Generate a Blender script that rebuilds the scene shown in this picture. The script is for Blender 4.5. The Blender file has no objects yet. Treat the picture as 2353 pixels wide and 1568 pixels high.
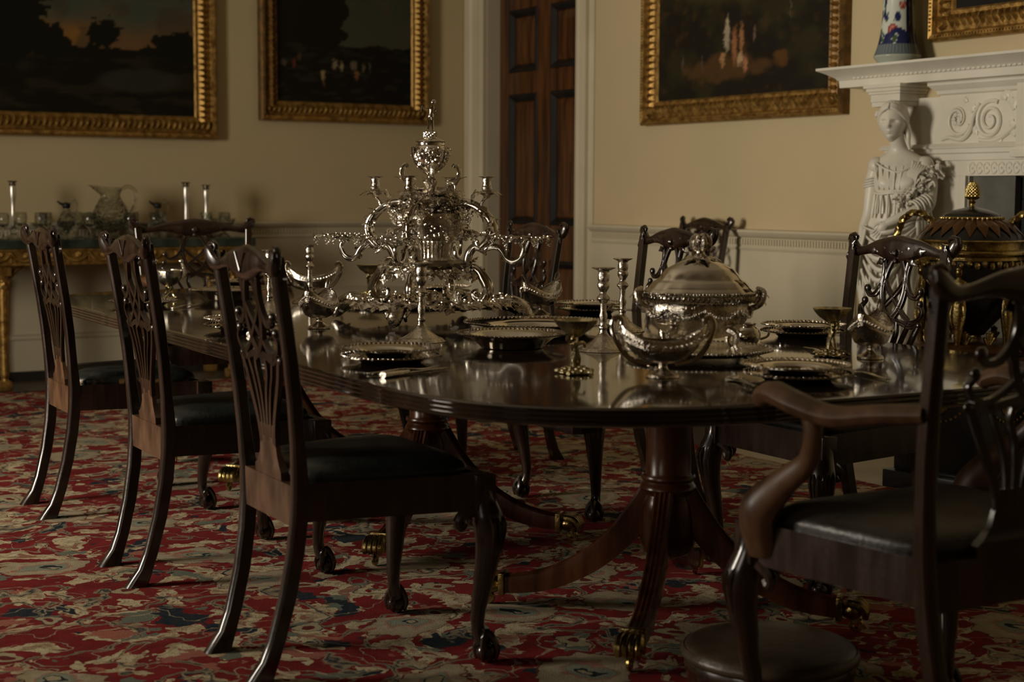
import bpy, bmesh, math, random
from math import sin, cos, pi, radians, sqrt, atan2
from mathutils import Vector, Matrix, noise

random.seed(7)
scene = bpy.context.scene
col = scene.collection

# ------------------------------------------------------------------ camera, world, lights, exposure
PITCH, YAW, ROLL = radians(5.38523), radians(31.56315), radians(-0.25512848)
fw = Vector((sin(YAW) * cos(PITCH), cos(YAW) * cos(PITCH), -sin(PITCH)))
rt = Vector((cos(YAW), -sin(YAW), 0))
dn = fw.cross(rt)
r2 = cos(ROLL) * rt + sin(ROLL) * dn
d2 = -sin(ROLL) * rt + cos(ROLL) * dn
camd = bpy.data.cameras.new('camera')
cam = bpy.data.objects.new('camera', camd)
col.objects.link(cam)
cam.matrix_world = Matrix(((r2.x, -d2.x, -fw.x, 0), (r2.y, -d2.y, -fw.y, 0), (r2.z, -d2.z, -fw.z, 1.13), (0, 0, 0, 1)))
camd.sensor_width = 36
camd.sensor_fit = 'HORIZONTAL'
camd.lens = 3574.37 / 2353 * 36
camd.clip_start = 0.05
camd.dof.use_dof = True
camd.dof.focus_distance = 4.85
camd.dof.aperture_fstop = 3.6
scene.camera = cam

world = bpy.data.worlds.new('world')
scene.world = world
world.use_nodes = True
world.node_tree.nodes['Background'].inputs[0].default_value = (0.9, 0.8, 0.6, 1)
world.node_tree.nodes['Background'].inputs[1].default_value = 0.12

def area(name, loc, rot, sx, sy, power, color, spread=180):
    l = bpy.data.lights.new(name, 'AREA')
    l.shape = 'RECTANGLE'
    l.size, l.size_y = sx, sy
    l.energy = power
    l.color = color
    l.spread = radians(spread)
    o = bpy.data.objects.new(name, l)
    col.objects.link(o)
    o.location = loc
    o.rotation_euler = rot
    return o

# daylight entering by the tall windows of the left wall (size_x runs along z here, size_y along y)
DAY = (1.0, 0.90, 0.75)
area('daylight_window_far', (-2.56, 5.6, 1.62), (0, radians(-90), 0), 2.1, 1.1, 138, DAY, 114)
area('daylight_window_near', (-2.56, 1.9, 1.95), (0, radians(-90), 0), 2.0, 1.1, 9, DAY, 110)

scene.view_settings.view_transform = 'Standard'
scene.view_settings.look = 'None'
scene.view_settings.gamma = 1
scene.view_settings.use_curve_mapping = False
scene.view_settings.exposure = 0.0
try:
    scene.cycles.sample_clamp_indirect = 4.0
    scene.cycles.max_bounces = 8
    scene.cycles.caustics_reflective = False
    scene.cycles.caustics_refractive = False
    scene.cycles.blur_glossy = 0.3
except Exception:
    pass

# ------------------------------------------------------------------ materials
def nmat(name):
    m = bpy.data.materials.new(name)
    m.use_nodes = True
    nt = m.node_tree
    return m, nt, nt.nodes['Principled BSDF']

def N(nt, t, **k):
    n = nt.nodes.new(t)
    for a, b in k.items():
        if a.startswith('i_'):
            n.inputs[a[2:].replace('_', ' ')].default_value = b
        else:
            setattr(n, a, b)
    return n

def ramp(nt, fac, stops, interp='LINEAR'):
    r = nt.nodes.new('ShaderNodeValToRGB')
    r.color_ramp.interpolation = interp
    e = r.color_ramp.elements
    while len(e) < len(stops):
        e.new(0.5)
    for el, (p, c) in zip(e, stops):
        el.position = p
        el.color = (c[0], c[1], c[2], 1) if not isinstance(c, (int, float)) else (c, c, c, 1)
    nt.links.new(fac, r.inputs[0])
    return r.outputs[0]

def mix(nt, fac, a, b):
    m = nt.nodes.new('ShaderNodeMix')
    m.data_type = 'RGBA'
    if isinstance(fac, float):
        m.inputs[0].default_value = fac
    else:
        nt.links.new(fac, m.inputs[0])
    for s, v in ((6, a), (7, b)):
        if isinstance(v, tuple):
            m.inputs[s].default_value = (v[0], v[1], v[2], 1)
        else:
            nt.links.new(v, m.inputs[s])
    return m.outputs[2]

def simple(name, c1, c2, scale=8, rough=.5, metal=0, stretch=(1, 1, 1), bump=0, bscale=None, rr=None, coat=0, spec=None, detail=4):
    m, nt, b = nmat(name)
    tc = N(nt, 'ShaderNodeTexCoord')
    mp = N(nt, 'ShaderNodeMapping')
    mp.inputs['Scale'].default_value = stretch
    nt.links.new(tc.outputs['Object'], mp.inputs[0])
    n = N(nt, 'ShaderNodeTexNoise')
    n.inputs['Scale'].default_value = scale
    n.inputs['Detail'].default_value = detail
    nt.links.new(mp.outputs[0], n.inputs[0])
    nt.links.new(ramp(nt, n.outputs[0], [(.35, c1), (.65, c2)]), b.inputs['Base Color'])
    b.inputs['Roughness'].default_value = rough
    b.inputs['Metallic'].default_value = metal
    if coat:
        b.inputs['Coat Weight'].default_value = coat
        b.inputs['Coat Roughness'].default_value = .12
    if spec is not None:
        b.inputs['Specular IOR Level'].default_value = spec
    if rr:
        nt.links.new(ramp(nt, n.outputs[0], [(.3, rr[0]), (.7, rr[1])]), b.inputs['Roughness'])
    if bump:
        n2 = N(nt, 'ShaderNodeTexNoise')
        n2.inputs['Scale'].default_value = bscale or scale * 4
        n2.inputs['Detail'].default_value = 3
        nt.links.new(tc.outputs['Object'], n2.inputs[0])
        bp = N(nt, 'ShaderNodeBump')
        bp.inputs['Strength'].default_value = bump
        bp.inputs['Distance'].default_value = .004
        nt.links.new(n2.outputs[0], bp.inputs['Height'])
        nt.links.new(bp.outputs[0], b.inputs['Normal'])
    return m

M_wall = simple('wall_paint', (.50, .415, .235), (.56, .44, .26), 1.6, .7, bump=.08, bscale=90)
M_white = simple('white_paint', (.54, .48, .34), (.60, .53, .385), 3, .5)
M_black = simple('black_paint', (.012, .011, .01), (.02, .018, .016), 6, .5)
M_ceil = simple('ceiling_paint', (.55, .5, .4), (.6, .55, .44), 2, .8)
M_wood = simple('mahogany', (.0105, .0052, .0034), (.027, .012, .0062), 5, .25, stretch=(5, 5, 1), rr=(.2, .36), coat=.7, bump=.10, bscale=60)
M_woodred = simple('mahogany_red', (.042, .013, .0052), (.105, .034, .012), 5, .25, stretch=(5, 5, .8), rr=(.18, .32))
M_worn = simple('worn_mahogany', (.050, .023, .010), (.115, .054, .023), 9, .4, stretch=(2, 2, 1), rr=(.35, .55))
M_top = simple('polished_tabletop', (.016, .0095, .0062), (.030, .0175, .011), 2.2, .1, stretch=(5, .8, 1), rr=(.04, .09), spec=.8, coat=.6, bump=.012, bscale=7)
M_leather = simple('green_black_leather', (.010, .013, .011), (.024, .027, .022), 5, .4, rr=(.24, .42), bump=.3, bscale=60)
M_brleather = simple('brown_leather', (.018, .014, .010), (.034, .026, .018), 5, .4, rr=(.32, .5), bump=.4, bscale=70)
M_stleather = simple('worn_brown_leather', (.045, .032, .020), (.085, .060, .038), 6, .4, rr=(.3, .45), bump=.3, bscale=60)
M_silver = simple('silver', (.52, .465, .39), (.82, .76, .66), 26, .2, 1, rr=(.12, .28), bump=.6, bscale=110)
M_silversm = simple('plain_silver', (.70, .645, .56), (.83, .775, .69), 10, .12, 1, rr=(.08, .16))
M_silverdk = simple('dull_silver', (.30, .27, .22), (.5, .46, .38), 22, .28, 1, rr=(.2, .4), bump=.6, bscale=80)
M_gilt = simple('silver_gilt', (.42, .345, .18), (.74, .64, .40), 20, .22, 1, rr=(.16, .34), bump=.4, bscale=90)
M_brass = simple('brass', (.25, .18, .065), (.52, .39, .15), 20, .25, 1, rr=(.18, .36), bump=.4, bscale=90)
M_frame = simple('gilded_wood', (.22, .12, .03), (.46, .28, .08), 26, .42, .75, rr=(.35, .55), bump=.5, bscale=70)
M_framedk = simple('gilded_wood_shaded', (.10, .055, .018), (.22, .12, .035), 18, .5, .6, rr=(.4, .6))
M_marble = simple('white_marble', (.62, .585, .49), (.74, .70, .60), 3.2, .42, bump=.15, bscale=30)
M_greenmarble = simple('green_marble', (.010, .017, .012), (.04, .055, .04), 9, .15, detail=8)
M_stone = simple('pale_hearthstone', (.45, .38, .26), (.52, .44, .31), 5, .6)
M_grey = simple('grey_marble', (.075, .072, .06), (.13, .125, .105), 5, .4)
M_iron = simple('black_iron', (.008, .008, .008), (.016, .016, .015), 8, .5, .3)
M_doordark = simple('door_dark_moulding', (.010, .008, .007), (.018, .014, .011), 6, .6, spec=.2)
M_door = simple('door_mahogany', (.036, .012, .005), (.125, .047, .013), 3.5, .35, stretch=(6, 6, .5), detail=6)
M_ebony = simple('ebonised_urn', (.008, .008, .008), (.018, .017, .015), 6, .25)
M_urnbrown = simple('urn_copper', (.10, .045, .018), (.17, .08, .03), 9, .35, .5)
M_floor = simple('floor_boards', (.022, .013, .008), (.045, .027, .016), 4, .4, stretch=(1, 8, 1))

def glass_mat():
    m, nt, b = nmat('cut_glass')
    b.inputs['Base Color'].default_value = (.80, .82, .76, 1)
    b.inputs['Roughness'].default_value = .05
    tc = N(nt, 'ShaderNodeTexCoord'); v = N(nt, 'ShaderNodeTexVoronoi'); v.inputs['Scale'].default_value = 55
    nt.links.new(tc.outputs['Object'], v.inputs[0])
    bp = N(nt, 'ShaderNodeBump'); bp.inputs['Strength'].default_value = .8; bp.inputs['Distance'].default_value = .006
    nt.links.new(v.outputs['Distance'], bp.inputs['Height']); nt.links.new(bp.outputs[0], b.inputs['Normal'])
    b.inputs['Transmission Weight'].default_value = 1
    b.inputs['IOR'].default_value = 1.4
    return m
M_glass = glass_mat()

M_pane, _nt, _b = nmat('window_glass')
_b.inputs['Transmission Weight'].default_value = 1; _b.inputs['Roughness'].default_value = 0; _b.inputs['IOR'].default_value = 1.05

def leather_worn():
    m, nt, b = nmat('worn_green_leather')
    tc = N(nt, 'ShaderNodeTexCoord')
    n = N(nt, 'ShaderNodeTexNoise'); n.inputs['Scale'].default_value = 30; n.inputs['Detail'].default_value = 6
    nt.links.new(tc.outputs['Object'], n.inputs[0])
    g = N(nt, 'ShaderNodeSeparateXYZ'); nt.links.new(tc.outputs['Object'], g.inputs[0])
    # edges worn to ochre where the leather meets the rail (object z just above the rail)
    band = ramp(nt, g.outputs[2], [(.468, 1.0), (.482, 0.0)])
    mul = N(nt, 'ShaderNodeMath', operation='MULTIPLY')
    nt.links.new(band, mul.inputs[0]); nt.links.new(ramp(nt, n.outputs[0], [(.53, 0.0), (.58, 1.0)]), mul.inputs[1])
    base = ramp(nt, n.outputs[0], [(.35, (.010, .013, .011)), (.65, (.024, .027, .022))])
    nt.links.new(mix(nt, mul.outputs[0], base, (.30, .17, .05)), b.inputs['Base Color'])
    b.inputs['Roughness'].default_value = .42
    return m
M_leatherworn = leather_worn()

def rug_mat():
    m, nt, b = nmat('persian_carpet')
    L = nt.links.new
    tc = N(nt, 'ShaderNodeTexCoord')
    wn = N(nt, 'ShaderNodeTexNoise'); wn.inputs['Scale'].default_value = 2.6; wn.inputs['Detail'].default_value = 4
    L(tc.outputs['Object'], wn.inputs[0])
    sub = N(nt, 'ShaderNodeVectorMath', operation='SUBTRACT'); sub.inputs[1].default_value = (.5, .5, .5)
    L(wn.outputs['Color'], sub.inputs[0])
    sc = N(nt, 'ShaderNodeVectorMath', operation='SCALE'); sc.inputs['Scale'].default_value = .30
    L(sub.outputs[0], sc.inputs[0])
    add = N(nt, 'ShaderNodeVectorMath', operation='ADD')
    L(tc.outputs['Object'], add.inputs[0]); L(sc.outputs[0], add.inputs[1])
    wn2 = N(nt, 'ShaderNodeTexNoise'); wn2.inputs['Scale'].default_value = 17; wn2.inputs['Detail'].default_value = 5
    L(tc.outputs['Object'], wn2.inputs[0])
    sub2 = N(nt, 'ShaderNodeVectorMath', operation='SUBTRACT'); sub2.inputs[1].default_value = (.5, .5, .5)
    L(wn2.outputs['Color'], sub2.inputs[0])
    sc2 = N(nt, 'ShaderNodeVectorMath', operation='SCALE'); sc2.inputs['Scale'].default_value = .055
    L(sub2.outputs[0], sc2.inputs[0])
    add2 = N(nt, 'ShaderNodeVectorMath', operation='ADD')
    L(add.outputs[0], add2.inputs[0]); L(sc2.outputs[0], add2.inputs[1])
    P = add2.outputs[0]
    def noi(scale, detail=2, vec=None, off=0.0):
        mp = N(nt, 'ShaderNodeMapping'); mp.inputs['Location'].default_value = (off, off * 1.7, 0)
        L(vec or P, mp.inputs[0])
        n = N(nt, 'ShaderNodeTexNoise'); n.inputs['Scale'].default_value = scale; n.inputs['Detail'].default_value = detail
        L(mp.outputs[0], n.inputs[0]); return n.outputs[0]
    def vor(scale, off=0.0, feature='F1'):
        mp = N(nt, 'ShaderNodeMapping'); mp.inputs['Location'].default_value = (off, off, 0)
        L(P, mp.inputs[0])
        v = N(nt, 'ShaderNodeTexVoronoi', feature=feature); v.voronoi_dimensions = '2D'; v.inputs['Scale'].default_value = scale
        v.inputs['Randomness'].default_value = .85
        L(mp.outputs[0], v.inputs[0]); return v
    red = ramp(nt, noi(14, 4), [(.3, (.15, .011, .012)), (.7, (.25, .021, .023))])
    beige = ramp(nt, noi(26, 5, off=3), [(.36, (.34, .23, .14)), (.5, (.55, .46, .285)), (.72, (.64, .55, .365))])
    navy, teal, pink = (.016, .026, .036), (.15, .17, .13), (.36, .13, .09)
    # small leaf blotches
    l1 = noi(9.5, 3, off=9)
    c = mix(nt, ramp(nt, l1, [(.536, 0.0), (.544, 1.0)]), red, beige)
    c = mix(nt, ramp(nt, l1, [(.590, 0.0), (.593, .75), (.597, .75), (.60, 0.0)]), c, (.17, .09, .05))
    c = mix(nt, ramp(nt, l1, [(.655, 0.0), (.66, 1.0)]), c, (.30, .14, .09))
    l2 = noi(6.0, 3, off=17)
    c = mix(nt, ramp(nt, l2, [(.625, 0.0), (.632, 1.0)]), c, teal)
    l3 = noi(5.2, 3, off=31)
    c = mix(nt, ramp(nt, l3, [(.612, 0.0), (.618, 1.0)]), c, navy)
    # vines: thin contour lines
    v1 = noi(2.9, 2, off=5)
    c = mix(nt, ramp(nt, v1, [(.478, 0.0), (.484, 1.0), (.500, 1.0), (.506, 0.0)]), c, (.33, .27, .17))
    c = mix(nt, ramp(nt, v1, [(.487, 0.0), (.489, 1.0), (.495, 1.0), (.497, 0.0)]), c, navy)
    v2 = noi(5.5, 2, off=41)
    c = mix(nt, ramp(nt, v2, [(.485, 0.0), (.49, 1.0), (.497, 1.0), (.502, 0.0)]), c, (.37, .31, .2))
    # rosettes: voronoi cells with a petalled outline and rings
    vv = vor(2.5)
    dsum = N(nt, 'ShaderNodeMath', operation='ADD')
    pet = N(nt, 'ShaderNodeMath', operation='MULTIPLY'); pet.inputs[1].default_value = .22
    L(noi(13, 2, off=7), pet.inputs[0]); L(vv.outputs['Distance'], dsum.inputs[0]); L(pet.outputs[0], dsum.inputs[1])
    D = dsum.outputs[0]
    ros = ramp(nt, D, [(0, (.42, .36, .22)), (.145, (.42, .36, .22)), (.15, navy), (.168, navy), (.173, (.28, .30, .22)), (.235, (.24, .24, .17)), (.24, (.40, .17, .12)), (.28, (.42, .36, .24)), (.37, (.36, .29, .18))])
    pick = N(nt, 'ShaderNodeSeparateColor'); L(vv.outputs['Color'], pick.inputs[0])
    pk = ramp(nt, pick.outputs[1], [(.33, 0.0), (.34, 1.0)])
    def AND(a, b_):
        q = N(nt, 'ShaderNodeMath', operation='MULTIPLY'); L(a, q.inputs[0]); L(b_, q.inputs[1]); return q.outputs[0]
    c = mix(nt, AND(pk, ramp(nt, D, [(.385, 1.0), (.392, 0.0)])), c, ros)
    c = mix(nt, AND(pk, ramp(nt, D, [(.385, 0.0), (.392, 1.0), (.400, 1.0), (.404, 0.0)])), c, (.12, .03, .025))
    v3 = vor(6.5, 4.3)
    c2 = ramp(nt, v3.outputs['Distance'], [(0, (.14, .02, .02)), (.11, (.14, .02, .02)), (.12, (.42, .35, .22)), (.24, (.40, .33, .2)), (.245, navy), (.27, navy)])
    keep = N(nt, 'ShaderNodeMath', operation='MULTIPLY')
    sep = N(nt, 'ShaderNodeSeparateColor'); L(v3.outputs['Color'], sep.inputs[0])
    L(ramp(nt, sep.outputs[0], [(.80, 0.0), (.81, 1.0)]), keep.inputs[0]); L(ramp(nt, v3.outputs['Distance'], [(.26, 1.0), (.27, 0.0)]), keep.inputs[1])
    c = mix(nt, keep.outputs[0], c, c2)
    # pink flecks and wear
    c = mix(nt, ramp(nt, noi(9, 3, off=55), [(.64, 0.0), (.66, 1.0)]), c, pink)
    wear = ramp(nt, noi(60, 3, vec=tc.outputs['Object']), [(.4, 0.0), (.8, .3)])
    c = mix(nt, wear, c, (.10, .07, .05))
    L(c, b.inputs['Base Color'])
    b.inputs['Roughness'].default_value = .95
    b.inputs['Specular IOR Level'].default_value = .1
    bp = N(nt, 'ShaderNodeBump'); bp.inputs['Strength'].default_value = .5; bp.inputs['Distance'].default_value = .003
    L(noi(300, 2, vec=tc.outputs['Object']), bp.inputs['Height']); L(bp.outputs[0], b.inputs['Normal'])
    return m
M_rug = rug_mat()

def attr_mat(name, rough=.4, spec=.3):
    m, nt, b = nmat(name)
    a = N(nt, 'ShaderNodeAttribute', attribute_name='paint')
    nt.links.new(a.outputs['Color'], b.inputs['Base Color'])
    b.inputs['Roughness'].default_value = rough
    b.inputs['Specular IOR Level'].default_value = spec
    return m
M_canvas = attr_mat('oil_painting', .55, .12)
M_china = attr_mat('painted_porcelain', .15, .5)

# ------------------------------------------------------------------ mesh helpers
def cr(pts, n=6):
    """Catmull-Rom resampling of a list of tuples (any dimension)."""
    out = []
    P = [pts[0]] + list(pts) + [pts[-1]]
    for i in range(1, len(P) - 2):
        a, b, c, d = P[i - 1], P[i], P[i + 1], P[i + 2]
        for k in range(n):
            t = k / n
            out.append(tuple(.5 * (2 * b[j] + (c[j] - a[j]) * t + (2 * a[j] - 5 * b[j] + 4 * c[j] - d[j]) * t * t + (3 * b[j] - a[j] - 3 * c[j] + d[j]) * t ** 3) for j in range(len(b))))
    out.append(tuple(P[-2]))
    return out

class MB:
    def __init__(s):
        s.v, s.f = [], []
    def add(s, vs, fs, m=None):
        o = len(s.v)
        for p in vs:
            s.v.append(tuple(m @ Vector(p)) if m is not None else tuple(p))
        for f in fs:
            s.f.append(tuple(i + o for i in f))
        return s
    def box(s, a, b, m=None, bev=0):
        (x0, y0, z0), (x1, y1, z1) = a, b
        if not bev:
            vs = [(x, y, z) for x in (x0, x1) for y in (y0, y1) for z in (z0, z1)]
            fs = [(0, 1, 3, 2), (4, 6, 7, 5), (0, 4, 5, 1), (2, 3, 7, 6), (0, 2, 6, 4), (1, 5, 7, 3)]
            return s.add(vs, fs, m)
        bm = bmesh.new()
        bmesh.ops.create_cube(bm, size=1)
        for v in bm.verts:
            v.co = ((x0 + x1) / 2 + v.co.x * (x1 - x0), (y0 + y1) / 2 + v.co.y * (y1 - y0), (z0 + z1) / 2 + v.co.z * (z1 - z0))
        bmesh.ops.bevel(bm, geom=bm.edges[:], offset=bev, segments=2, affect='EDGES', profile=.6)
        bm.verts.index_update()
        s.add([tuple(v.co) for v in bm.verts], [tuple(q.index for q in f.verts) for f in bm.faces], m)
        bm.free()
        return s
    def rings(s, rings, close=True, caps=(True, True), m=None):
        n = len(rings[0])
        vs = [p for r in rings for p in r]
        fs = []
        for i in range(len(rings) - 1):
            for j in range(n if close else n - 1):
                k = (j + 1) % n
                fs.append((i * n + j, i * n + k, (i + 1) * n + k, (i + 1) * n + j))
        if caps[0]: fs.append(tuple(range(n - 1, -1, -1)))
        if caps[1]: fs.append(tuple((len(rings) - 1) * n + j for j in range(n)))
        return s.add(vs, fs, m)
    def lathe(s, prof, seg=32, c=(0, 0, 0), sx=1, sy=1, flute=None, caps=(False, False), m=None):
        """prof = [(r, z)...]; flute(theta, i)-> factor"""
        R = []
        for i, (r, z) in enumerate(prof):
            R.append([(c[0] + sx * r * (flute(2 * pi * j / seg, i, z) if flute else 1) * cos(2 * pi * j / seg),
                       c[1] + sy * r * (flute(2 * pi * j / seg, i, z) if flute else 1) * sin(2 * pi * j / seg), c[2] + z) for j in range(seg)])
        return s.rings(R, True, caps, m)
    def tube(s, pts, rad, seg=8, m=None, flat=1.0, up=None, sq=0):
        """sweep; rad number or list; flat scales the 2nd axis; sq=1 gives a squared section"""
        P = [Vector(p) for p in pts]
        n = len(P)
        rr = rad if isinstance(rad, (list, tuple)) else [rad] * n
        if len(rr) != n:
            rr = [rr[min(len(rr) - 1, int(i / (n - 1) * (len(rr) - 1)))] * (1 - (i / (n - 1) * (len(rr) - 1)) % 1) + rr[min(len(rr) - 1, int(i / (n - 1) * (len(rr) - 1)) + 1)] * ((i / (n - 1) * (len(rr) - 1)) % 1) for i in range(n)]
        R, prev = [], None
        for i in range(n):
            t = (P[min(i + 1, n - 1)] - P[max(i - 1, 0)])
            t = t.normalized() if t.length > 1e-9 else Vector((0, 0, 1))
            if up is not None:
                a = Vector(up) - t * t.dot(Vector(up))
            elif prev is None:
                a = t.orthogonal()
            else:
                a = prev - t * t.dot(prev)
            if a.length < 1e-6: a = t.orthogonal()
            a.normalize(); prev = a
            b = t.cross(a)
            ring = []
            for j in range(seg):
                th = 2 * pi * (j + .5) / seg
                ca, sa = cos(th), sin(th)
                if sq:
                    k = 1 / max(abs(ca), abs(sa)); k = 1 + (k - 1) * sq
                    ca, sa = ca * k, sa * k
                ring.append(P[i] + a * rr[i] * ca + b * rr[i] * flat * sa)
            R.append(ring)
        return s.rings(R, True, (True, True), m)
    def sphere(s, c, r, seg=10, rn=7, sc=(1, 1, 1), m=None):
        R = []
        for i in range(1, rn):
            ph = pi * i / rn
            R.append([(c[0] + sc[0] * r * sin(ph) * cos(2 * pi * j / seg), c[1] + sc[1] * r * sin(ph) * sin(2 * pi * j / seg), c[2] - sc[2] * r * cos(ph)) for j in range(seg)])
        return s.rings(R, True, (True, True), m)
    def torus(s, c, R, r, seg=20, rs=6, m=None, sx=1, sy=1):
        n = seg
        vs, fs = [], []
        for i in range(n):
            a = 2 * pi * i / n
            for j in range(rs):
                b = 2 * pi * j / rs
                vs.append((c[0] + sx * (R + r * cos(b)) * cos(a), c[1] + sy * (R + r * cos(b)) * sin(a), c[2] + r * sin(b)))
        for i in range(n):
            for j in range(rs):
                fs.append((i * rs + j, ((i + 1) % n) * rs + j, ((i + 1) % n) * rs + (j + 1) % rs, i * rs + (j + 1) % rs))
        return s.add(vs, fs, m)
    def leaf(s, L, W, m, lobes=3, curl=.25, th=.0012):
        """lobed vine leaf lying along +x, curling down at its tip, with thickness"""
        prof = []
        n = 9
        for i in range(n + 1):
            t = i / n
            w = W * .5 * (sin(pi * min(1, t * 1.02)) ** .7) * (1 + .35 * cos(2 * pi * lobes * t)) if 0 < t < 1 else 0
            z = curl * L * (.35 * sin(pi * t) - t * t * .8)
            prof.append((t * L, w, z))
        vs, fs = [], []
        for (x, w, z) in prof:
            vs += [(x, -w, z - .12 * w), (x, 0, z + .25 * w), (x, w, z - .12 * w), (x, 0, z - th * 2)]
        for i in range(n):
            a, b = i * 4, (i + 1) * 4
            fs += [(a, b, b + 1, a + 1), (a + 1, b + 1, b + 2, a + 2), (a + 2, b + 2, b + 3, a + 3), (a + 3, b + 3, b, a)]
        return s.add(vs, fs, m)
    def grapes(s, c, r, n=14, L=.04, rnd=random):
        for i in range(n):
            t = (i + .5) / n
            rad = L * .38 * (1 - t) + .002
            a = i * 2.4
            s.sphere((c[0] + rad * cos(a), c[1] + rad * sin(a), c[2] - t * L), r, 6, 4)
        return s
    def ext(s, poly, axis_fn, d0, d1):
        """extrude polygon [(a,b)] by mapping axis_fn(a,b,d)->xyz"""
        n = len(poly)
        vs = [axis_fn(a, b, d0) for a, b in poly] + [axis_fn(a, b, d1) for a, b in poly]
        fs = [tuple(range(n)), tuple(range(2 * n - 1, n - 1, -1))] + [(i, i + n, (i + 1) % n + n, (i + 1) % n) for i in range(n)]
        return s.add(vs, fs)
    def build(s, name, mat, parent=None, smooth=True, loc=None, kind=None, sharp=.7):
        me = bpy.data.meshes.new(name)
        me.from_pydata(s.v, [], s.f)
        me.materials.append(mat)
        bm = bmesh.new(); bm.from_mesh(me)
        bmesh.ops.recalc_face_normals(bm, faces=bm.faces[:])
        if smooth:
            for f in bm.faces: f.smooth = True
            for e in bm.edges:
                if len(e.link_faces) == 2 and e.calc_face_angle(0) > sharp: e.smooth = False
        bm.to_mesh(me); bm.free()
        o = bpy.data.objects.new(name, me)
        col.objects.link(o)
        if parent is not None: o.parent = parent
        if loc is not None: o.location = loc
        if kind: o['kind'] = kind
        return o

def tag(o, label=None, cat=None, group=None, kind=None):
    if label: o['label'] = label
    if cat: o['category'] = cat
    if group: o['group'] = group
    if kind: o['kind'] = kind
    return o

def thing(name, loc, rz, label, cat, group=None):
    o = bpy.data.objects.new(name, None)
    col.objects.link(o)
    o.empty_display_size = .1
    o.location = loc
    o.rotation_euler = (0, 0, rz)
    return tag(o, label, cat, group)

KIDS = {}
def copy_tree(o, parent=None):
    c = o.copy()
    col.objects.link(c)
    if parent is not None: c.parent = parent
    for ch in [k for k in bpy.data.objects if k.parent == o]:
        copy_tree(ch, c)
    return c

def dup(root, loc, rz, label):
    c = copy_tree(root)
    c.location = loc
    c.rotation_euler = (0, 0, rz)
    c['label'] = label
    return c

def T(x=0, y=0, z=0): return Matrix.Translation((x, y, z))
def RZ(a): return Matrix.Rotation(a, 4, 'Z')
def RX(a): return Matrix.Rotation(a, 4, 'X')
def RY(a): return Matrix.Rotation(a, 4, 'Y')
def S(x, y=None, z=None):
    y = x if y is None else y; z = x if z is None else z
    return Matrix.Diagonal((x, y, z, 1))

# ------------------------------------------------------------------ the room
W, YB, XL, YF, ZC = 5.44, 9.5, -2.5, -1.6, 4.3
def struct(name, mb, mat, parent=None, smooth=False, label=None):
    o = mb.build(name, mat, parent, smooth)
    if parent is None: o['kind'] = 'structure'
    if label: o['label'] = label
    return o

fl = MB().box((XL, YF, -.1), (W + .5, YB + .2, -.012))
floor = struct('floor', fl, M_floor)
bd_mesh = None
k = 0
y = 9.02
for row in range(4):
    x = 1.0 + .37 * row
    while x < 5.3:
        w = min(1.25, 5.42 - x)
        b = MB().box((x + .002, 8.94 + row * .14, -.014), (x + w - .002, 8.94 + row * .14 + .137, 0), bev=.002)
        b.build('floor_board', M_floor, floor)
        x += w
ceiling = struct('ceiling', MB().box((XL, YF, ZC), (W + .3, YB + .2, ZC + .1)), M_ceil)
struct('wall_back', MB().box((XL, YB, 0), (W + .3, YB + .2, ZC)), M_wall)
struct('wall_front', MB().box((XL, YF - .2, 0), (W + .3, YF, ZC)), M_wall)
wr = MB()
D0, D1, DH = 8.09, 9.213, 2.9
F0, F1, FH = 3.60, 4.90, 1.224
for a, b, z0, z1 in ((YF, F0, 0, ZC), (F0, F1, FH, ZC), (F1, D0, 0, ZC), (D0, D1, DH, ZC), (D1, YB, 0, ZC)):
    wr.box((W, a, z0), (W + .3, b, z1))
wr.box((W + .55, F0 - .1, -.1), (W + .6, F1 + .1, FH + .4))
struct('wall_right', wr, M_wall)
wl = MB()
wins = [(5.05, 6.15), (1.35, 2.45)]
ys = [YF, 1.35, 2.45, 5.05, 6.15, YB]
for i in range(5):
    if i in (1, 3):
        wl.box((XL - .35, ys[i], 0), (XL, ys[i + 1], .5)).box((XL - .35, ys[i], 2.95), (XL, ys[i + 1], ZC))
    else:
        wl.box((XL - .35, ys[i], 0), (XL, ys[i + 1], ZC))
struct('wall_left', wl, M_wall)
for n, (a, b) in enumerate(wins):
    wf = MB()
    for q in (a, b - .05): wf.box((XL - .22, q, .5), (XL - .17, q + .05, 2.95))
    for q in (.5, 1.7, 2.9): wf.box((XL - .22, a, q), (XL - .17, b, q + .05))
    for q in (.33, .66): wf.box((XL - .205, a + (b - a) * q - .012, .5), (XL - .185, a + (b - a) * q + .012, 2.95))
    o = struct('window_%d' % (n + 1), wf, M_white)
    MB().box((XL - .197, a, .5), (XL - .193, b, 2.95)).build('window_pane', M_pane, o, False)
    MB().box((XL - .2, a - .05, .91), (XL + .06, b + .05, .5), bev=.01).build('window_sill', M_white, o)

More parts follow.
